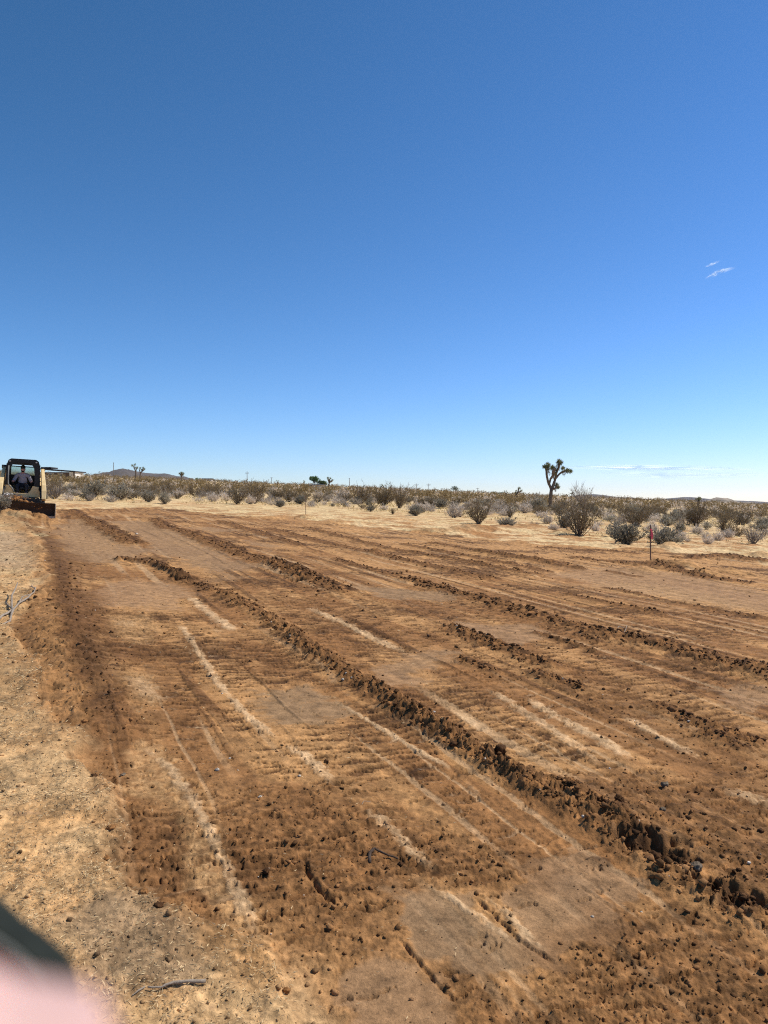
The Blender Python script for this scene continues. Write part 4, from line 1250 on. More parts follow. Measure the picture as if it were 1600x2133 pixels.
M_STAKE = mat('weathered wooden stake', (.20, .12, .08), .9, .3, 30, bump=.4)
M_TAPE = mat('red flagging tape', (.90, .13, .16), .6, .1, 20)
def stake(px, base, top, label, flag):
    x, y = P(px, base); z = ground_z(x, y); H = (base - top) / F_PX * y
    root = empty('survey_stake', (x, y, z - .03), (math.radians(1.5), math.radians(-1.2), .3))
    w = .011
    MB().prism([(-w, -.1), (w, -.1), (w, H), (-w, H)], 'y', -.011, .011).build('post', M_STAKE, root, bevel=.002)
    if flag:
        mb = MB()
        a, b = H * .66, H * .90
        mb.box(-w - .003, w + .003, -.015, .015, a + .05, a + .075)
        n = 6
        V = []; 
        for i in range(n + 1):
            f = i / n; xx = w + .018 * math.sin(f * 2.2) ; zz = b - (b - a) * f * 1.1
            V += [(xx - .03, -.018 + .012 * math.sin(f * 5), zz), (xx + .026, -.02 + .015 * math.cos(f * 6), zz - .01)]
        V2 = [(p[0], p[1] - .002, p[2]) for p in V]; k = len(V)
        F = [(2*i, 2*i+1, 2*i+3, 2*i+2) for i in range(n)] + [(k+2*i+2, k+2*i+3, k+2*i+1, k+2*i) for i in range(n)]
        F += [(2*i, 2*i+2, k+2*i+2, k+2*i) for i in range(n)] + [(2*i+3, 2*i+1, k+2*i+1, k+2*i+3) for i in range(n)] + [(1, 0, k, k+1), (k-2, k-1, 2*k-1, 2*k-2)]
        mb.add(V + V2, F)
        mb.build('flag', M_TAPE, root)
    return tag(root, label, 'survey stake')
stake(637, 1073, 1032, 'short dark wooden stake in a small dirt mound, left of the middle', False)
stake(1355, 1174, 1093, 'thin wooden stake with red flagging tape at the right of the graded dirt', True)
# ------------------------------------------------------------------ clouds
def cloud(label, D, pts, wpx, seed, alpha, lean=.5):
    """a drawn out wisp of ice cloud high in the air, a gently rippled sheet"""
    rng = np.random.default_rng(seed)
    n, k = 70, 14
    P0 = np.array([[(a - 800) / F_PX * D, D, zrow(b, D)] for a, b in pts])
    t = np.linspace(0, 1, n); tt = np.linspace(0, 1, len(pts))
    C0 = np.stack([np.interp(t, tt, P0[:, i]) for i in range(3)], 1)
    wid = wpx / F_PX * D * (np.sin(PI * t) ** .6 + .05)
    v = np.linspace(-1, 1, k)
    up = np.array([0, lean, math.sqrt(1 - lean * lean)])
    V = C0[:, None] + up * (v[None, :, None] * wid[:, None, None] * .5)
    V[..., 1] += wpx / F_PX * D * .4 * gn(np.tile(t[:, None] * 6, (1, k)), np.tile(v[None] * 2, (n, 1)), seed)
    A = (1 - np.abs(v)[None]) ** 1.2 * (np.sin(PI * t)[:, None] ** .8) * sstep(-.7, .6, gn(np.tile(t[:, None] * 5, (1, k)) + v[None] * .5, np.tile(v[None] * 1.2, (n, 1)), seed + 1) + .25) * alpha
    i = np.arange(n - 1)[:, None] * k + np.arange(k - 1)[None]
    F = np.stack([i, i + 1, i + k + 1, i + k], -1).reshape(-1, 4)
    me = np_mesh('cloud', V.reshape(-1, 3), F, True)
    ca = me.color_attributes.new('veil', 'FLOAT_COLOR', 'POINT')
    c = np.ones((n * k, 4), np.float32); c[:, 0] = c[:, 1] = c[:, 2] = A.ravel(); ca.data.foreach_set('color', c.ravel())
    me.materials.append(M_CLOUD)
    return tag(link('cloud', me), label, 'cloud')
M_CLOUD, nt, b_, out_ = new_mat('thin cloud')
N_, L_ = nt.nodes, nt.links
b_.inputs['Base Color'].default_value = (.95, .95, .95, 1); b_.inputs['Roughness'].default_value = 1
at_ = N_.new('ShaderNodeAttribute'); at_.attribute_name = 'veil'
tl_ = N_.new('ShaderNodeBsdfTranslucent'); tl_.inputs[0].default_value = (.95, .95, .95, 1)
df_ = N_.new('ShaderNodeBsdfDiffuse'); df_.inputs[0].default_value = (.95, .95, .95, 1)
ad_ = N_.new('ShaderNodeAddShader'); L_.new(tl_.outputs[0], ad_.inputs[0]); L_.new(df_.outputs[0], ad_.inputs[1])
tp_ = N_.new('ShaderNodeBsdfTransparent'); mx_ = N_.new('ShaderNodeMixShader')
L_.new(at_.outputs['Fac'], mx_.inputs[0]); L_.new(tp_.outputs[0], mx_.inputs[1]); L_.new(ad_.outputs[0], mx_.inputs[2]); L_.new(mx_.outputs[0], out_.inputs[0])
cloud('small bright wisp of cloud in the blue, the lower and longer one of a pair', 8000, [(1466,580), (1485,572), (1500,564), (1530,558)], 16, 71, .75)
cloud('small faint wisp of cloud in the blue, the upper one of a pair', 8000, [(1466,556), (1482,550), (1498,543)], 10, 73, .6)
cloud('long thin veil of cloud low over the horizon at the right', 20000, [(1150,973), (1300,974), (1420,974), (1580,978)], 16, 75, .85, .2)
cloud('very faint low streak of cloud right under the long veil', 20000, [(1240,985), (1400,990), (1640,988)], 20, 77, .35, .2)

# ------------------------------------------------------------------ the dry air: one even box from just below the ground to just above the hills
def haze():
    m = bpy.data.materials.new('haze'); m.use_nodes = True
    nt = m.node_tree; nt.nodes.clear()
    o = nt.nodes.new('ShaderNodeOutputMaterial'); v = nt.nodes.new('ShaderNodeVolumePrincipled')
    v.inputs['Color'].default_value = (.80, .88, 1.0, 1); v.inputs['Density'].default_value = .00004; v.inputs['Anisotropy'].default_value = .3
    nt.links.new(v.outputs[0], o.inputs['Volume'])
    MB().box(-5700, 5700, -5700, 5700, HAZE_LOW, 135).build('haze', m)['kind'] = 'stuff'
HAZE_LOW = -44
haze()

# ------------------------------------------------------------------ compact track loader with a dozer blade
M_YEL = mat('construction yellow paint', (.76, .53, .23), .55, .12, 6, spec=.4, alt=(.82, .62, .32))
M_BLK = mat('black paint', (.016, .016, .017), .45, .3, 10)
M_RUB = mat('track rubber', (.03, .028, .025), .9, .3, 12)
M_GREYM = mat('grey metal', (.20, .20, .18), .5, .2, 10)
M_BLADEF = mat('dirty blade steel', (.035, .020, .013), .85, .45, 5, bump=.3)
M_EDGE = mat('worn steel edge', (.42, .36, .28), .45, .2, 10, metal=.3)
M_LAMP = mat('lamp lens', (.6, .6, .55), .2, .1, 10, spec=.8)
M_GLASS, nt, b_, out_ = new_mat('tinted glass')
b_.inputs['Base Color'].default_value = (.62, .74, .66, 1); b_.inputs['Roughness'].default_value = .05; b_.inputs['Transmission Weight'].default_value = .92; b_.inputs['IOR'].default_value = 1.05
_tn = nt.nodes.new('ShaderNodeTexNoise'); _tn.inputs['Scale'].default_value = 6
_tr = nt.nodes.new('ShaderNodeMapRange'); _tr.inputs['To Min'].default_value = .05; _tr.inputs['To Max'].default_value = .35
nt.links.new(_tn.outputs['Fac'], _tr.inputs['Value']); nt.links.new(_tr.outputs[0], b_.inputs['Roughness'])

lx, ly = P(43, 1077)
ldx, ldy = TD
yv = Vector((ldx, ldy, GA * ldx + GB * ldy)).normalized()
nrm = Vector((-GA, -GB, 1)).normalized()
xv = yv.cross(nrm).normalized(); zv = xv.cross(yv)
LM = Matrix((xv, yv, zv)).transposed().to_4x4()
LM = Matrix.Translation((lx, ly, float(base_z(np.array(lx), np.array(ly))) + .02)) @ LM @ Matrix.Rotation(math.radians(1.0), 4, 'Y') @ Matrix.Scale(.95, 4)

def loader():
    root = empty('track_loader'); root.matrix_world = LM
    # blade: a curved mouldboard with end plates and a cutting edge
    n = 8; pr = []
    for i in range(n + 1):
        t = i / n; pr.append((.02 + .10 * math.sin(PI * t) - .02 * t, .05 + .46 * t))
    back = [(p[0] + .025, p[1]) for p in pr][::-1]
    bl = MB().prism(pr + back, 'x', -1.15, 1.15).build('blade', M_BLADEF, root)
    MB().box(-1.17, 1.17, -.015, .03, -.03, .05).build('cutting_edge', M_EDGE, bl)
    for sx in (-1, 1):
        MB().prism([(-.05, -.02), (.16, -.02), (.16, .5), (.0, .515), (-.04, .4)], 'x', sx * 1.152, sx * 1.175).build('end_plate', M_EDGE if sx > 0 else M_BLADEF, bl)
    MB().box(-1.15, 1.15, .03, .10, .505, .53).build('top_rail', M_BLADEF, bl)
    # push frame
    fr = MB(); fr.box(-.5, -.38, .14, 1.0, .22, .36); fr.box(.38, .5, .14, 1.0, .22, .36); fr.box(-.5, .5, .14, .24, .38, .48); fr.build('push_frame', M_BLK, root, bevel=.01)
    # undercarriage: two rubber tracks with rollers
    for sx in (-1, 1):
        a, b = sx * .46, sx * .80
        a, b = min(a, b), max(a, b)
        prof = []
        for c, z, t0 in ((.95, .26, 180), (2.35, .26, 0)):
            pass
        for k in range(9): t = math.radians(270 - 180 * k / 8); prof.append((.85 + .24 * math.cos(t), .26 + .24 * math.sin(t)))
        prof += [(1.5, .60), (1.9, .60)]
        for k in range(9): t = math.radians(90 - 180 * k / 8); prof.append((2.35 + .24 * math.cos(t), .28 + .26 * math.sin(t)))
        tr = MB().prism(prof, 'x', a, b).build('track', M_RUB, root)
        lug = MB()
        P3 = [Vector((0, p, q)) for p, q in prof] + [Vector((0, *prof[0]))]
        for i in range(len(P3) - 1):
            m = max(1, int((P3[i + 1] - P3[i]).length / .1))
            for s in range(m):
                p = P3[i].lerp(P3[i + 1], (s + .5) / m); lug.box(a + .02, b - .02, p.y - .018, p.y + .018, p.z - .018, p.z + .018)
        lug.build('track_lugs', M_RUB, tr)['kind'] = 'stuff'
        for yy in (.85, 1.25, 1.6, 1.95, 2.35):
            MB().tube([(b if sx > 0 else a, yy, .25), ((b + .02) if sx > 0 else (a - .02), yy, .25)], .13 if yy in (.85, 2.35) else .09, 12).build('roller', M_GREYM, tr)
    MB().box(-.46, .46, .75, 2.5, .25, .70).build('belly', M_BLK, root, bevel=.02)
    # yellow front with the foot opening cut out
    pf = [(-.62, .70), (.60, .70), (.62, 1.10), (.34, 1.10), (.27, .93), (.17, .83), (-.26, .83), (-.34, .95), (-.40, 1.12), (-.62, 1.12)]
    MB().prism(pf, 'y', .86, 1.0).build('front_panel', M_YEL, root, bevel=.008)
    # hood behind
    MB().prism([(1.95, .62), (2.75, .62), (2.80, 1.35), (2.6, 1.50), (1.95, 1.52)], 'x', -.58, .58).build('engine_hood', M_YEL, root, bevel=.02)
    for sx in (-1, 1):
        MB().prism([(1.0, .70), (1.95, .70), (1.95, 1.5), (1.7, 1.3), (1.0, 1.12)], 'x', sx * .57, sx * .62).build('side_panel', M_YEL, root, bevel=.008)
    # cab
    outer = [(-.60, 1.02), (-.60, 1.30), (-.575, 1.60), (-.55, 1.90), (-.50, 2.06), (-.42, 2.12), (.42, 2.12), (.50, 2.06), (.55, 1.90), (.575, 1.60), (.60, 1.30), (.60, 1.02)]
    inner = [(-.43, .88), (-.46, 1.25), (-.46, 1.52), (-.43, 1.82), (-.33, 1.94), (-.22, 1.97), (.16, 1.97), (.27, 1.94), (.36, 1.82), (.40, 1.52), (.40, 1.25), (.34, .88)]
    inner[0] = (-.43, 1.04); inner[-1] = (.36, 1.04)
    cab = MB()
    no = len(outer)
    # open at the bottom: leave the last span out
    V = []
    for y in (.92, 1.02): V += [(p, y, q) for p, q in outer] + [(p, y, q) for p, q in inner]
    F = []
    for i in range(no - 1):
        j = i + 1
        F += [(i, j, no + j, no + i), (2*no + j, 2*no + i, 3*no + i, 3*no + j), (j, i, 2*no + i, 2*no + j), (no + i, no + j, 3*no + j, 3*no + i)]
    F += [(0, no, 3*no, 2*no), (no - 1, 3*no - 1, 4*no - 1, 2*no - 1)]
    cab.add(V, F)
    c = cab.build('cab_frame', M_BLK, root)
    MB().prism([(-.44, 2.115), (.44, 2.115), (.52, 2.06), (.57, 1.9), (-.57, 1.9), (-.52, 2.06)], 'y', 1.022, 2.0).build('roof', M_BLK, c, bevel=.01)
    for sx in (-1, 1):
        w = MB()
        for zz in np.arange(1.15, 1.9, .075): w.box(sx * .57 - .008, sx * .57 + .008, 1.02, 1.95, zz, zz + .035)
        for yy in (1.02, 1.25, 1.5, 1.72, 1.93): w.box(sx * .57 - .012, sx * .57 + .012, yy, yy + .03, 1.1, 1.92)
        w.build('side_screen', M_BLK, c)
    rw = MB(); rw.box(-.56, .56, 1.93, 1.98, 1.1, 1.52); rw.box(-.56, -.44, 1.93, 1.98, 1.52, 1.9); rw.box(.44, .56, 1.93, 1.98, 1.52, 1.9); rw.box(-.44, .44, 1.93, 1.98, 1.82, 1.86)
    r_ = rw.build('rear_frame', M_BLK, c)
    MB().box(-.44, .44, 1.95, 1.956, 1.52, 1.82).build('rear_window', M_GLASS, r_)
    for sx in (-.46, .44):
        l_ = MB().box(sx - .045, sx + .045, .895, .92, 1.99, 2.05).build('work_light', M_BLK, c)
        MB().box(sx - .03, sx + .03, .885, .895, 2.0, 2.04).build('lens', M_LAMP, l_)
    # inside: seat, floor, lap bar, levers
    st = MB(); st.box(-.25, .20, 1.30, 1.75, .95, 1.06); st.prism([(1.66, 1.0), (1.80, 1.0), (1.88, 1.55), (1.76, 1.55)], 'x', -.23, .18); st.build('seat', M_BLK, root, bevel=.02)
    MB().box(-.45, .38, 1.01, 1.95, .66, .72).build('cab_floor', M_BLK, root)
    MB().tube([(-.50, .90, 1.85), (-.50, .89, 1.4), (-.485, .88, 1.15), (-.42, .85, 1.08), (-.34, .84, 1.0), (-.28, .84, .86)], .022, 8).build('grab_bar', M_GREYM, root, smooth=True)
    for sx in (-.36, .31):
        j = MB(); j.tube([(sx, 1.2, 1.05), (sx, 1.12, 1.22)], .018, 6); j.tube([(sx, 1.12, 1.22), (sx, 1.10, 1.31)], .03, 8); j.build('control_lever', M_BLK, root)
        MB().box(sx - .06, sx + .06, 1.15, 1.6, .98, 1.05).build('armrest', M_BLK, root, bevel=.01)
    # lift arms
    for sx in (-1, 1):
        ar = MB().beam([(sx * .66, 2.4, 1.62), (sx * .665, 1.7, 1.74), (sx * .69, 1.1, 1.45), (sx * .73, .72, 1.12), (sx * .745, .60, .92), (sx * .745, .45, .62)], [.11, .11, .12, .15, .17, .14], [.22, .24, .22, .22, .24, .16]).build('lift_arm', M_YEL, root, bevel=.012)
        MB().tube([(sx * .60, 1.62, 1.80), (sx * .76, 1.62, 1.80)], .07, 12).build('pivot', M_BLK, ar)
        MB().beam([(sx * .66, 2.42, .95), (sx * .66, 2.38, 1.5), (sx * .66, 2.3, 1.68)], [.13, .13, .11], [.3, .25, .2]).build('rear_upright', M_YEL, root, bevel=.01)
        cy = MB(); cy.tube([(sx * .63, .95, 1.12), (sx * .64, .5, .72)], .04, 10); cy.tube([(sx * .64, .5, .72), (sx * .645, .32, .52)], .022, 8); cy.build('tilt_cylinder', M_BLK, ar, smooth=True)
        cy = MB(); cy.tube([(sx * .70, 2.3, .9), (sx * .70, 1.9, 1.25)], .05, 10); cy.tube([(sx * .70, 1.9, 1.25), (sx * .70, 1.6, 1.5)], .025, 8); cy.build('lift_cylinder', M_BLK, ar, smooth=True)
        h = MB(); h.tube([(sx * .72, .95, 1.25), (sx * .80, .82, 1.12), (sx * .81, .72, .98), (sx * .74, .58, .9), (sx * .70, .5, .78)], .018, 6); h.tube([(sx * .74, .95, 1.28), (sx * .84, .80, 1.05), (sx * .80, .66, .88)], .015, 6); h.tube([(sx * .60, .88, 1.15), (sx * .57, .80, 1.02), (sx * .62, .72, .92)], .018, 6)
        h.build('hose', M_BLK, ar, smooth=True)
        MB().box(sx * .745 - .085, sx * .745 + .085, .52, .70, .90, .99).build('coupler', M_BLK, ar, bevel=.01)
    qa = MB(); qa.box(-.58, .58, .30, .36, .30, .66); qa.box(-.6, -.5, .28, .42, .25, .7); qa.box(.5, .6, .28, .42, .25, .7); qa.build('quick_attach_plate', M_BLK, root, bevel=.01)
    tag(root, 'yellow track loader with black cab and wide dirt covered dozer blade', 'loader')
loader()

def lumps_mesh(name, pts, sizes, cols, m, seed, detail=0):
    """many irregular lumps as one mesh; each is a bent icosahedron"""
    rng = np.random.default_rng(seed)
    bm = bmesh.new(); bmesh.ops.create_icosphere(bm, subdivisions=detail + 1, radius=1)
    bv = np.array([v.co[:] for v in bm.verts]); bf = np.array([[v.index for v in f.verts] for f in bm.faces]); bm.free()
    n = len(pts)
    V = bv[None] * (1 + rng.normal(size=(n, len(bv), 1)) * (.16 if detail else .30))
    sc = np.stack([rng.uniform(.75, 1.3, n), rng.uniform(.75, 1.3, n), rng.uniform(.55, .95, n)], 1)
    a = rng.uniform(0, 2 * PI, n); ca, sa = np.cos(a), np.sin(a)
    V = V * sc[:, None] * np.asarray(sizes)[:, None, None]
    X = V[..., 0] * ca[:, None] - V[..., 1] * sa[:, None]; Y = V[..., 0] * sa[:, None] + V[..., 1] * ca[:, None]
    V = np.stack([X, Y, V[..., 2]], -1) + np.asarray(pts)[:, None]
    F = bf[None] + (np.arange(n) * len(bv))[:, None, None]
    me = np_mesh(name, V.reshape(-1, 3), F.reshape(-1, 3), detail > 0)
    ca_ = me.color_attributes.new('soil_colour', 'FLOAT_COLOR', 'POINT')
    c = np.ones((n, len(bv), 4), np.float32); c[..., :3] = np.asarray(cols)[:, None]
    ca_.data.foreach_set('color', c.ravel())
    me.materials.append(m)
    return me

# earth and gravel caught between the blade and the machine
rng = np.random.default_rng(31)
n = 900
hx = rng.uniform(-1.2, .72, n); hy = rng.uniform(.12, .82, n)
hz = .40 + .20 * np.exp(-((hx + .5) / .7) ** 2) + .14 * sstep(.2, .6, hy) + rng.uniform(-.05, .05, n)
hz = np.where(hx > .45, hz - .06, hz)
cols = np.where(((hx < -.35) & (rng.random(n) < .6))[:, None], C_(.46, .43, .40), np.where((hy > .45)[:, None] & (rng.random((n, 1)) < .8), C_(.07, .06, .055), BROWN * 1.1))
pw = [(LM @ Vector((a, b, c))) for a, b, c in zip(hx, hy, hz)]
me = lumps_mesh('pushed_earth', [tuple(p) for p in pw], rng.uniform(.025, .075, n), cols * rng.uniform(.7, 1.3, (n, 1)), M_SOIL, 32)
tag(link('pushed_earth', me), 'brown earth and grey gravel heaped behind the blade of the loader', 'earth', kind='stuff')
mb = MB()
N1, N2 = 24, 8
V = []; 
for j in range(N2 + 1):
    for i in range(N1 + 1):
        X = -1.2 + 1.95 * i / N1; Y = .10 + .74 * j / N2
        Z = .36 + .20 * math.exp(-((X + .5) / .7) ** 2) + .12 * (j / N2) - (.25 if j in (0,) or i in (0, N1) else 0) + .03 * math.sin(i * 2.1 + j * 1.3)
        V.append(tuple(LM @ Vector((X, Y, Z))))
F = [(j*(N1+1)+i, j*(N1+1)+i+1, (j+1)*(N1+1)+i+1, (j+1)*(N1+1)+i) for j in range(N2) for i in range(N1)]
me = np_mesh('pushed_earth', np.array(V), np.array(F), True)
ca_ = me.color_attributes.new('soil_colour', 'FLOAT_COLOR', 'POINT'); c = np.ones((len(V), 4), np.float32); c[:, :3] = BROWN; ca_.data.foreach_set('color', c.ravel())
tag(link('pushed_earth', me, None, [M_SOIL]), 'solid core of the earth heap behind the blade of the loader', 'earth', kind='stuff')

# ------------------------------------------------------------------ people
M_SKIN, nt, b_, out_ = new_mat('skin')
b_.inputs['Base Color'].default_value = (.62, .36, .28, 1); b_.inputs['Roughness'].default_value = .5
b_.inputs['Subsurface Weight'].default_value = .3; b_.inputs['Subsurface Radius'].default_value = (.012, .005, .003); b_.inputs['Subsurface Scale'].default_value = .5
_tn = nt.nodes.new('ShaderNodeTexNoise'); _tn.inputs['Scale'].default_value = 60
_cr = nt.nodes.new('ShaderNodeValToRGB'); _cr.color_ramp.elements[0].color = (.56, .33, .285, 1); _cr.color_ramp.elements[1].color = (.66, .41, .355, 1)
nt.links.new(_tn.outputs['Fac'], _cr.inputs[0]); nt.links.new(_cr.outputs[0], b_.inputs['Base Color'])
M_SHIRT = mat('white cotton shirt', (.42, .40, .45), .9, .08, 20, bump=.2)
M_TROUS = mat('dark trousers', (.025, .027, .035), .9, .2, 30)
M_CAP = mat('dark green cap', (.03, .035, .02), .85, .2, 30)
M_BOOT = mat('dusty boots', (.08, .055, .035), .9, .2, 20)
M_HAIR = mat('dark hair', (.02, .015, .012), .7, .2, 60)
M_NAIL = mat('fingernail', (.60, .38, .33), .35, .05, 40)

def skin(name, joints, edges, m, parent, root=0, levels=2):
    me = bpy.data.meshes.new(name)
    me.from_pydata([j[0] for j in joints], edges, [])
    o = bpy.data.objects.new(name, me); COL.objects.link(o); o.parent = parent
    sk = o.modifiers.new('skin', 'SKIN'); sk.use_smooth_shade = True
    for i, j in enumerate(joints):
        r = j[1] if hasattr(j[1], '__len__') else (j[1], j[1])
        me.skin_vertices[0].data[i].radius = r
        me.skin_vertices[0].data[i].use_root = (i == root)
    s = o.modifiers.new('subsurf', 'SUBSURF'); s.levels = levels; s.render_levels = levels
    me.materials.append(m)
    return o

def operator():
    root = empty('person'); root.matrix_world = LM
    J = []; E = []
    def j(p, r, link_=None):
        J.append((p, r)); i = len(J) - 1
        if link_ is not None: E.append((link_, i))
        return i
    cx = -.02
    pel = j((cx, 1.52, 1.12), (.15, .12))
    wa = j((cx, 1.50, 1.26), (.14, .11), pel); ch = j((cx, 1.48, 1.42), (.165, .12), wa); up = j((cx, 1.46, 1.53), (.13, .09), ch)
    nk = j((cx, 1.42, 1.60), .058, up); h0 = j((cx, 1.385, 1.665), (.068, .075), nk); h1 = j((cx, 1.38, 1.73), (.078, .095), h0); h2 = j((cx, 1.39, 1.80), (.078, .092), h1); h3 = j((cx, 1.40, 1.845), (.055, .065), h2)
    nose = j((cx, 1.285, 1.735), .012, h1)
    hands = []
    for s in (-1, 1):
        j((cx + s * .085, 1.40, 1.74), .014, h1)                     # ear
        sh = j((cx + s * .19, 1.47, 1.51), .062, up)
        el = j((cx + s * .30, 1.36, 1.27), .044, sh)
        wr = j((cx + s * .315, 1.16, 1.25), .030, el)
        pa = j((cx + s * .325, 1.10, 1.27), (.038, .020), wr)
        for k in range(4):                                            # four fingers closing round the lever
            a = pa
            for q, (dy, dz) in enumerate(((-.030, .018), (-.045, .002), (-.035, -.015))):
                a = j((cx + s * (.325 + .002 * q) + (k - 1.5) * .013, 1.10 + dy, 1.275 + dz + k * .012 - .015), .0085, a)
        a = j((cx + s * .295, 1.09, 1.28), .010, pa); j((cx + s * .30, 1.06, 1.295), .009, a)
        hip = j((cx + s * .10, 1.48, 1.09), .085, pel)
        kn = j((cx + s * .17, 1.10, 1.12), .062, hip)
        an = j((cx + s * .16, 1.08, .80), .042, kn)
        j((cx + s * .165, .98, .755), (.045, .030), an)
    b = skin('body', J, E, M_SKIN, root)
    # shirt
    sj = [((cx, 1.52, 1.14), (.170, .14)), ((cx, 1.50, 1.27), (.160, .13)), ((cx, 1.48, 1.42), (.185, .138)), ((cx, 1.46, 1.535), (.135, .098))]
    se = [(0, 1), (1, 2), (2, 3)]
    for s in (-1, 1):
        k = len(sj)
        sj += [((cx + s * .20, 1.47, 1.505), .084), ((cx + s * .29, 1.385, 1.32), .066), ((cx + s * .305, 1.32, 1.265), .058)]
        se += [(3, k), (k, k + 1), (k + 1, k + 2)]
    skin('shirt', sj, se, M_SHIRT, root)
    tj = [((cx, 1.52, 1.10), (.165, .13))]; te = []
    for s in (-1, 1):
        k = len(tj)
        tj += [((cx + s * .10, 1.47, 1.09), .10), ((cx + s * .17, 1.09, 1.125), .078), ((cx + s * .16, 1.08, .84), .058)]
        te += [(0, k), (k, k + 1), (k + 1, k + 2)]
    skin('trousers', tj, te, M_TROUS, root)
    for s in (-1, 1):
        skin('boot', [((cx + s * .16, 1.09, .80), .055), ((cx + s * .165, 1.05, .745), (.05, .04)), ((cx + s * .17, .95, .735), (.048, .032))], [(0, 1), (1, 2)], M_BOOT, root)
    # cap with a peak, sunglasses, beard
    V = []; n = 16
    rings = [(.0, 1.0), (.3, .98), (.6, .82), (.85, .5), (1.0, .08)]
    for t, r in rings:
        for k in range(n):
            a = 2 * PI * k / n; V.append((cx + .092 * r * math.cos(a), 1.385 + .112 * r * math.sin(a), 1.79 + .115 * t))
    F = [(i*n + k, i*n + (k+1) % n, (i+1)*n + (k+1) % n, (i+1)*n + k) for i in range(4) for k in range(n)] + [tuple(range(4*n, 5*n))]
    # peak
    cap = MB().add(V, F)
    cap.prism([(cx - .08, 1.31), (cx - .07, 1.24), (cx - .03, 1.20), (cx + .03, 1.20), (cx + .07, 1.24), (cx + .08, 1.31)], 'z', 1.785, 1.797)
    cap.build('cap', M_CAP, root, smooth=False)
    sg = MB(); sg.box(cx - .068, cx - .008, 1.283, 1.292, 1.745, 1.775); sg.box(cx + .008, cx + .068, 1.283, 1.292, 1.745, 1.775); sg.box(cx - .01, cx + .01, 1.284, 1.289, 1.762, 1.77)
    sg.box(cx - .083, cx - .078, 1.285, 1.40, 1.762, 1.77); sg.box(cx + .078, cx + .083, 1.285, 1.40, 1.762, 1.77); sg.build('sunglasses', M_BLK, root)
    skin('beard', [((cx - .055, 1.35, 1.68), .018), ((cx - .03, 1.31, 1.655), .022), ((cx, 1.30, 1.648), .024), ((cx + .03, 1.31, 1.655), .022), ((cx + .055, 1.35, 1.68), .018)], [(0, 1), (1, 2), (2, 3), (3, 4)], M_HAIR, root)
    tag(root, 'person in pale shirt and dark cap sitting in the loader cab', 'person')
operator()

# the photographer's own fingertip and phone case at the lower left, a few centimetres from the lens
def cam_pt(px, py, d):
    u, dy, dz = ray(px, py)
    return Vector((u * d, dy * d, CAM_H + dz * d))
def hand():
    tip = cam_pt(165, 2395, .046)
    root = empty('hand', tip)
    a = Vector((-.87, -.30, .36)).normalized()           # from the tip back along the finger
    up = Vector((-.45, -.2, .87)); up = (up - a * up.dot(a)).normalized(); side = a.cross(up).normalized()
    def q(f, s, u): return tuple(a * f + side * s + up * u)
    J = []; E = []
    def j(p, r, l=None):
        J.append((p, r)); i = len(J) - 1
        if l is not None: E.append((l, i))
        return i
    palm = j(q(.105, .025, -.012), (.026, .016))
    wrist = j(q(.165, .030, -.018), (.027, .021), palm)
    fa = j(q(.25, .035, -.025), (.032, .028), wrist); j(q(.36, .04, -.035), (.040, .037), fa)
    k1 = j(q(.080, .002, -.004), .0115, palm); k2 = j(q(.050, 0, .001), .0100, k1); k3 = j(q(.026, 0, .001), .0096, k2); k4 = j(q(.010, 0, 0), .0098, k3); j(q(.000, 0, -.001), .0080, k4)
    for n, (s, L) in enumerate(((.022, 1.0), (.042, .93), (.060, .75))):  # the other fingers, curled under
        b = j(q(.080 + .004 * n, s, -.010), .0095, palm)
        c = j(q(.055 + .006 * n, s + .002, -.022 * L - .006), .0085, b)
        d = j(q(.066 + .006 * n, s + .003, -.040 * L), .0080, c)
        j(q(.084 + .004 * n, s + .003, -.040 * L + .002), .0070, d)
    t1 = j(q(.125, -.018, -.022), .014, palm); t2 = j(q(.098, -.028, -.034), .011, t1); j(q(.072, -.024, -.042), .0095, t2)
    skin('palm_and_fingers', J, E, M_SKIN, root)
    nb = MB()
    V = []; n = 8
    for i in range(n + 1):
        for k in range(7):
            s = (k / 6 - .5) * .010; f = .0005 + .010 * i / n
            V.append(q(f, s, .0079 - (s / .006) ** 2 * .0022 - (.0012 if i == 0 else 0)))
    nb.add(V, [(i*7+k, i*7+k+1, (i+1)*7+k+1, (i+1)*7+k) for i in range(n) for k in range(6)])
    nb.build('fingernail', M_NAIL, root, smooth=True)
    tag(root, 'blurred pink fingertip over the lower left corner, close to the lens', 'hand')
    # the case
    pts = [(-420, 1640), (-200, 1760), (-60, 1868), (0, 1928), (45, 1958), (85, 1992), (108, 2018), (120, 2048), (126, 2085), (112, 2140), (60, 2200), (-60, 2300), (-300, 2420), (-520, 2300)]
    D1, D2 = .150, .165
    o0 = cam_pt(-100, 2050, D1)
    pts = [(x - 4, y + 10) for x, y in pts]
    V = [cam_pt(x, y, D1) - o0 for x, y in pts] + [cam_pt(x, y, D1) - o0 + Vector((0, .012, -.004)) for x, y in pts]
    n = len(pts)
    F = [tuple(range(n)), tuple(range(n, 2*n))[::-1]] + [(i, n + i, n + (i+1) % n, (i+1) % n) for i in range(n)]
    r2 = empty('phone_case', o0)
    MB().add(V, F).build('flap', mat('dark rubber', (.020, .024, .020), .8, .2, 60, spec=.08), r2, bevel=.002)
    st = [V[i] * .93 + Vector((0, -.0012, .0004)) for i in range(2, 11)]
    MB().tube(st, .0007, 6).build('seam', mat('grey seam', (.09, .095, .08), .7, .2, 60), r2)
    tag(r2, 'dark blurred edge of a phone case sticking out above the pink fingertip', 'phone case')
hand()

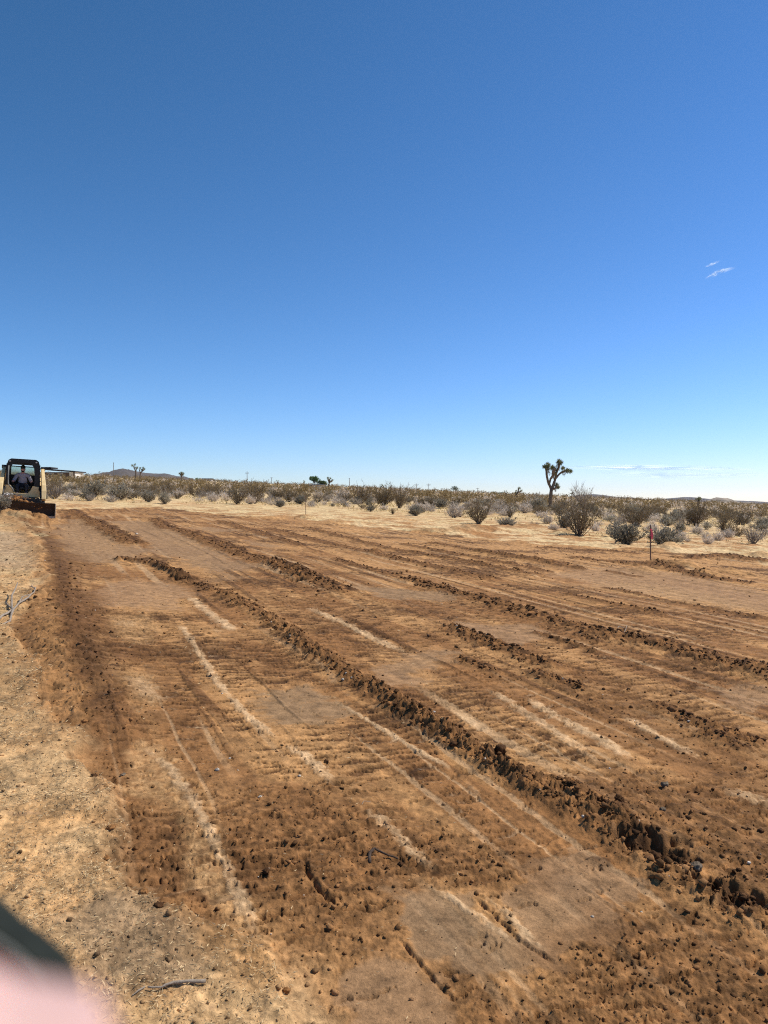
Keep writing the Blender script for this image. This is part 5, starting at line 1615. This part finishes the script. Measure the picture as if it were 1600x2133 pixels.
# ------------------------------------------------------------------ loose lumps, stones, sticks, straw
rng = np.random.default_rng(77)
def scatter_crumbs():
    N = 150000
    r = 2.0 * np.exp(rng.random(N) * math.log(30 / 2.0)); th = rng.uniform(-.56, .56, N)
    x, y = r * np.sin(th), r * np.cos(th)
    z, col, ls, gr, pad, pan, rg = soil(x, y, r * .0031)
    w = np.clip(ls, 0, 1) ** 1.6 * .17 + sstep(.1, .6, rg) * .32 + .010 + gr * .03
    w *= np.clip(.15 + (9 / r) ** .7, 0, 1)
    ok = rng.random(N) < w * .75
    x, y, z, col, rg, r, ls = x[ok], y[ok], z[ok], col[ok], rg[ok], r[ok], ls[ok]
    n = len(x)
    s = .0032 + .0030 * rng.pareto(2.4, n); s = s * (1 + .5 * sstep(.2, .8, rg) + .2 * ls) * np.clip(r / 5, .8, 2.6)
    s = np.minimum(s, np.where(rg > .3, .016, .014) * np.clip(r / 6, .8, 1.5))
    big = (rg > .3) & (rng.random(n) < .10) & (r < 12)
    s[big] = rng.uniform(.008, .021, big.sum())
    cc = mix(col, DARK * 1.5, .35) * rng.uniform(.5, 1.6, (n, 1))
    wh = rng.random(n) < .005
    cc[wh] = C_(.62, .55, .45)
    s[wh] = np.minimum(s[wh], .010)
    me = lumps_mesh('soil_crumbs', np.stack([x, y, z + s * .35], 1), s, cc, M_SOIL, 78)
    tag(link('soil_crumbs', me), 'crumbs and lumps of loose brown earth strewn over the graded ground', 'soil', kind='stuff')
    print('crumbs', n, n * 20)
scatter_crumbs()

CLODS = [ # px, py, size px, colour key, label
 (945,1562,15,'d','dark fist sized clod on the near side of the big ridge'),
 (1043,1578,22,'d','large dark clod at the top of the big ridge'),
 (1290,1680,24,'d','upright dark clod right of the middle of the big ridge'),
 (1365,1775,30,'d','biggest dark clod above the deep shadow of the big ridge'),
 (1450,1830,20,'g','grey clod at the lower right end of the big ridge'),
 (1550,1880,22,'d','dark clod where the big ridge leaves the picture'),
 (378,1206,9,'d','black clod at the end of the small windrow left'),
 (608,1193,9,'d','dark clod on the second windrow from the left'),
 (680,1587,10,'d','dark clod right of the end of the pale streak'),
 (737,1684,11,'d','dark wet clod left of the thin white twig'),
 (733,1712,10,'d','dark wet clod just below its twin, left of the thin white twig'),
 (232,1752,14,'b','round brown clod casting a long shadow at the edge of the dry grass'),
 (222,1797,14,'b','brown clod on dry grass, lowest of three by the dirt edge'),
 (195,1641,12,'d','dark clod on dry grass, topmost of three by the dirt edge'),
 (256,1614,11,'g','grey half buried clod right of the dark edge of the grass'),
 (177,1524,14,'b','rounded brown clod at the notch of the dirt edge'),
 (597,2070,14,'b','round brown clod alone near the bottom edge'),
 (556,1820,16,'d','dark clod left of the short deep groove'),
 (300,1895,16,'b','wedge shaped clod at the upper edge of the dark damp patch'),
 (330,1922,18,'d','broken dark clod in the dark damp patch'),
 (405,1910,16,'d','dark clod right of the broken one at the damp patch'),
 (960,1820,9,'d','small black clod between the two pale streaks at the bottom'),
 (1032,1907,11,'d','dark clod sitting in the long groove'),
 (835,1800,12,'d','dark clod near the curved dark stick'),
 (1385,1640,12,'g','grey clod on the loose slope beyond the big ridge'),
 (1380,1698,13,'g','grey brown clod halfway down the loose slope'),
 (1540,1825,12,'d','dark clod on the loose slope near the right border'),
 (1585,1740,12,'d','dark clod at the right border'),
 (453,1606,9,'s','flat pale stone on brown soil, left of the middle'),
 (624,1617,6,'s','small white stone left of the crumbly band'),
 (542,1662,7,'s','small round grey stone below the flat pale stone'),
 (714,1419,6,'s','white stone on the big ridge, left of its twin'),
 (733,1419,5,'s','white stone on the big ridge, right of its twin'),
 (463,1446,5,'s','pale stone beside the upper pale streak'),
 (1234,1907,6,'s','pale stone on the smooth pan at the bottom'),
 (1336,1899,6,'s','tiny white stone right of the smooth pan'),
 (285,1114,5,'s','white scrap on the smooth ground in front of the loader'),
 (1330,1728,6,'s','white stone above the biggest dark clod'),
]
CK = {'d': DARK, 'b': BROWN * 1.2, 'g': C_(.17, .13, .09), 's': C_(.52, .45, .36)}
M_STONE = mat('pale stone', (.50, .42, .33), .8, .25, 60, bump=.3)
for k, (px, py, sz, key, lab) in enumerate(CLODS):
    x, y = P(px, py); s = sz / F_PX * y * .5
    me = lumps_mesh('dirt_clod', [(0, 0, 0)], [s], [CK[key]], M_SOIL, 900 + k, 2)
    # fine chips on the surface of the lump
    co = np.zeros(len(me.vertices) * 3, np.float32); me.vertices.foreach_get('co', co); co = co.reshape(-1, 3)
    f = 1 + .22 * fbm(co[:, 0] / s * 1.3 + k, co[:, 1] / s * 1.3 + co[:, 2] / s, 5, 3)[:, None]
    me.vertices.foreach_set('co', (co * f).astype(np.float32).ravel()); me.update()
    o = link('stone' if key == 's' else 'dirt_clod', me)
    o.location = (x, y, ground_z(x, y) + s * .35)
    tag(o, lab, 'stone' if key == 's' else 'clod of earth')

M_TWIG = mat('weathered stick', (.30, .24, .18), .9, .3, 40, bump=.4)
M_TWIGD = mat('dark root', (.07, .045, .03), .9, .3, 40, bump=.4)
def stick(name, pxs, r, label, m, lift=.01, branches=()):
    pts = [P(a, b) for a, b in pxs]
    x0, y0 = pts[0]; z0 = ground_z(x0, y0)
    root = None
    def tubeof(pxs, r, lifts):
        p3 = []
        pts = [P(a, b) for a, b in pxs]
        for i in range(len(pts) - 1):
            for s in range(3):
                f = s / 3; x = pts[i][0] * (1 - f) + pts[i+1][0] * f; y = pts[i][1] * (1 - f) + pts[i+1][1] * f
                l = lifts[i] * (1 - f) + lifts[i+1] * f
                j = random.uniform(-.3, .3) * r
                p3.append((x - x0 + j, y - y0 + j, ground_z(x, y) - z0 + l))
        x, y = pts[-1]; p3.append((x - x0, y - y0, ground_z(x, y) - z0 + lifts[-1]))
        n = len(p3)
        return p3, [r * (1 - .65 * i / n) * random.uniform(.85, 1.15) for i in range(n)]
    mb = MB()
    l = lift if hasattr(lift, '__len__') else [lift] * len(pxs)
    p3, rs = tubeof(pxs, r, l); mb.tube(p3, rs, 7)
    o = mb.build(name, m, None, smooth=True); o.location = (x0, y0, z0)
    for bp, br, bl in branches:
        mb = MB(); p3, rs = tubeof(bp, br, bl); mb.tube(p3, rs, 6); mb.build('side_twig', m, o, smooth=True)
    return tag(o, label, 'stick')
stick('dry_stick', [(428,2076), (390,2079), (360,2084), (335,2092), (308,2095)], .006, 'long grey stick lying on the dark damp patch at the bottom left', M_TWIG, .012)
stick('dry_stick', [(302,2093), (288,2103), (275,2112)], .003, 'thin pale twig at the left tip of the long grey stick', M_TWIG, .008)
stick('dead_branch', [(-10,1308), (15,1292), (30,1282), (60,1262), (75,1245), (62,1240)], .015, 'forked dead branch lying on the grass at the left border', M_TWIG, [.02, .02, .03, .02, .03, .03],
      [([(26,1285), (24,1265), (37,1245)], .014, [.03, .08, .13]), ([(26,1284), (12,1275)], .01, [.03, .05]), ([(28,1284), (20,1300), (-5,1316)], .016, [.03, .02, .02]), ([(40,1275), (46,1262), (66,1257)], .009, [.03, .04, .03])])
stick('curved_root', [(770,1800), (770,1788), (780,1782), (800,1786), (830,1790)], .008, 'dark curved root half buried in the soil near the bottom', M_TWIGD, [.0, .02, .03, .02, .0])
stick('white_twig', [(752,1680), (758,1675), (772,1672)], .0022, 'thin white curved twig beside two dark wet clods', M_TWIG, [.005, .02, .01])
stick('dry_stick', [(1285,1332), (1288,1322), (1300,1318)], .006, 'small dry curl of twig on the long dark ridge', M_TWIG, [.0, .09, .05], [([(1300,1326), (1306,1318)], .005, [.02, .08])])

def straw():
    """short dead grass blades and chaff lying over the ground at the left"""
    N = 260000
    r = 2.1 * np.exp(rng.random(N) ** .8 * math.log(16 / 2.1)); th = rng.uniform(-.56, .10, N)
    x, y = r * np.sin(th), r * np.cos(th)
    fine = fbm(x / .5, y / .5, 3, 4) * .12
    g = poly_mask(x, y, GRASS, .05, fine.astype(np.float32))
    patch = sstep(-.3, .35, fbm(x / .35, y / .35, 57, 4))
    ok = rng.random(N) < g * (.22 + .5 * patch) * .72 + .006
    x, y, r = x[ok], y[ok], r[ok]
    z = soil(x, y, r * .0031)[0]
    n = len(x)
    a = rng.uniform(0, 2 * PI, n); el = rng.normal(.12, .22, n)
    d = np.stack([np.cos(a) * np.cos(el), np.sin(a) * np.cos(el), np.sin(el)], 1)
    L = rng.uniform(.008, .026, n) * np.clip(r / 3.5, .9, 2.4)
    V, F = leaf_quads(np.stack([x, y, z + .003], 1), d, L, L * .10 + .0011, rng)
    me = np_mesh('dry_grass', V, F); me.materials.append(M_STRAW)
    tag(link('dry_grass', me), 'flattened straw coloured dead grass on the ground at the left', 'dry grass', kind='stuff')
    print('straw', n)
M_STRAW = plant_mat('straw', (.62, .46, .25), .45, 0, .2)
straw()
def sand_tufts():
    """sparse yellow grass stubble between the shrubs"""
    N = 30000
    yy = np.sqrt(rng.uniform(17 ** 2, 75 ** 2, N)); uu = rng.uniform(-.58, .58, N); x = uu * yy
    ed = np.interp(uu, edge[:, 0] / edge[:, 1], edge[:, 1])
    ok = (yy > ed + .8) & (rng.random(N) < sstep(-.25, .4, fbm(x / 4, yy / 4, 59, 3)))
    x, y = x[ok], yy[ok]; n = len(x)
    z = base_z(x, y) + soil(x, y, np.full(n, .2))[0] * 0
    z = soil(x, y, np.full(n, .2))[0]
    d = np.stack([rng.normal(size=n) * .5, rng.normal(size=n) * .5, np.ones(n)], 1)
    L = rng.uniform(.05, .14, n) * np.clip(y / 35, .7, 1.6)
    V, F = leaf_quads(np.stack([x, y, z], 1), d, L, L * .4, rng)
    me = np_mesh('grass_stubble', V, F); me.materials.append(M_STUB)
    tag(link('grass_stubble', me), 'sparse yellow grass stubble on the sand between the shrubs', 'dry grass', kind='stuff')
    print('stubble', n)
M_STUB = plant_mat('yellow stubble', (.60, .46, .22), .3, 0, .3)
sand_tufts()
print('total time', _time.time() - _t0)
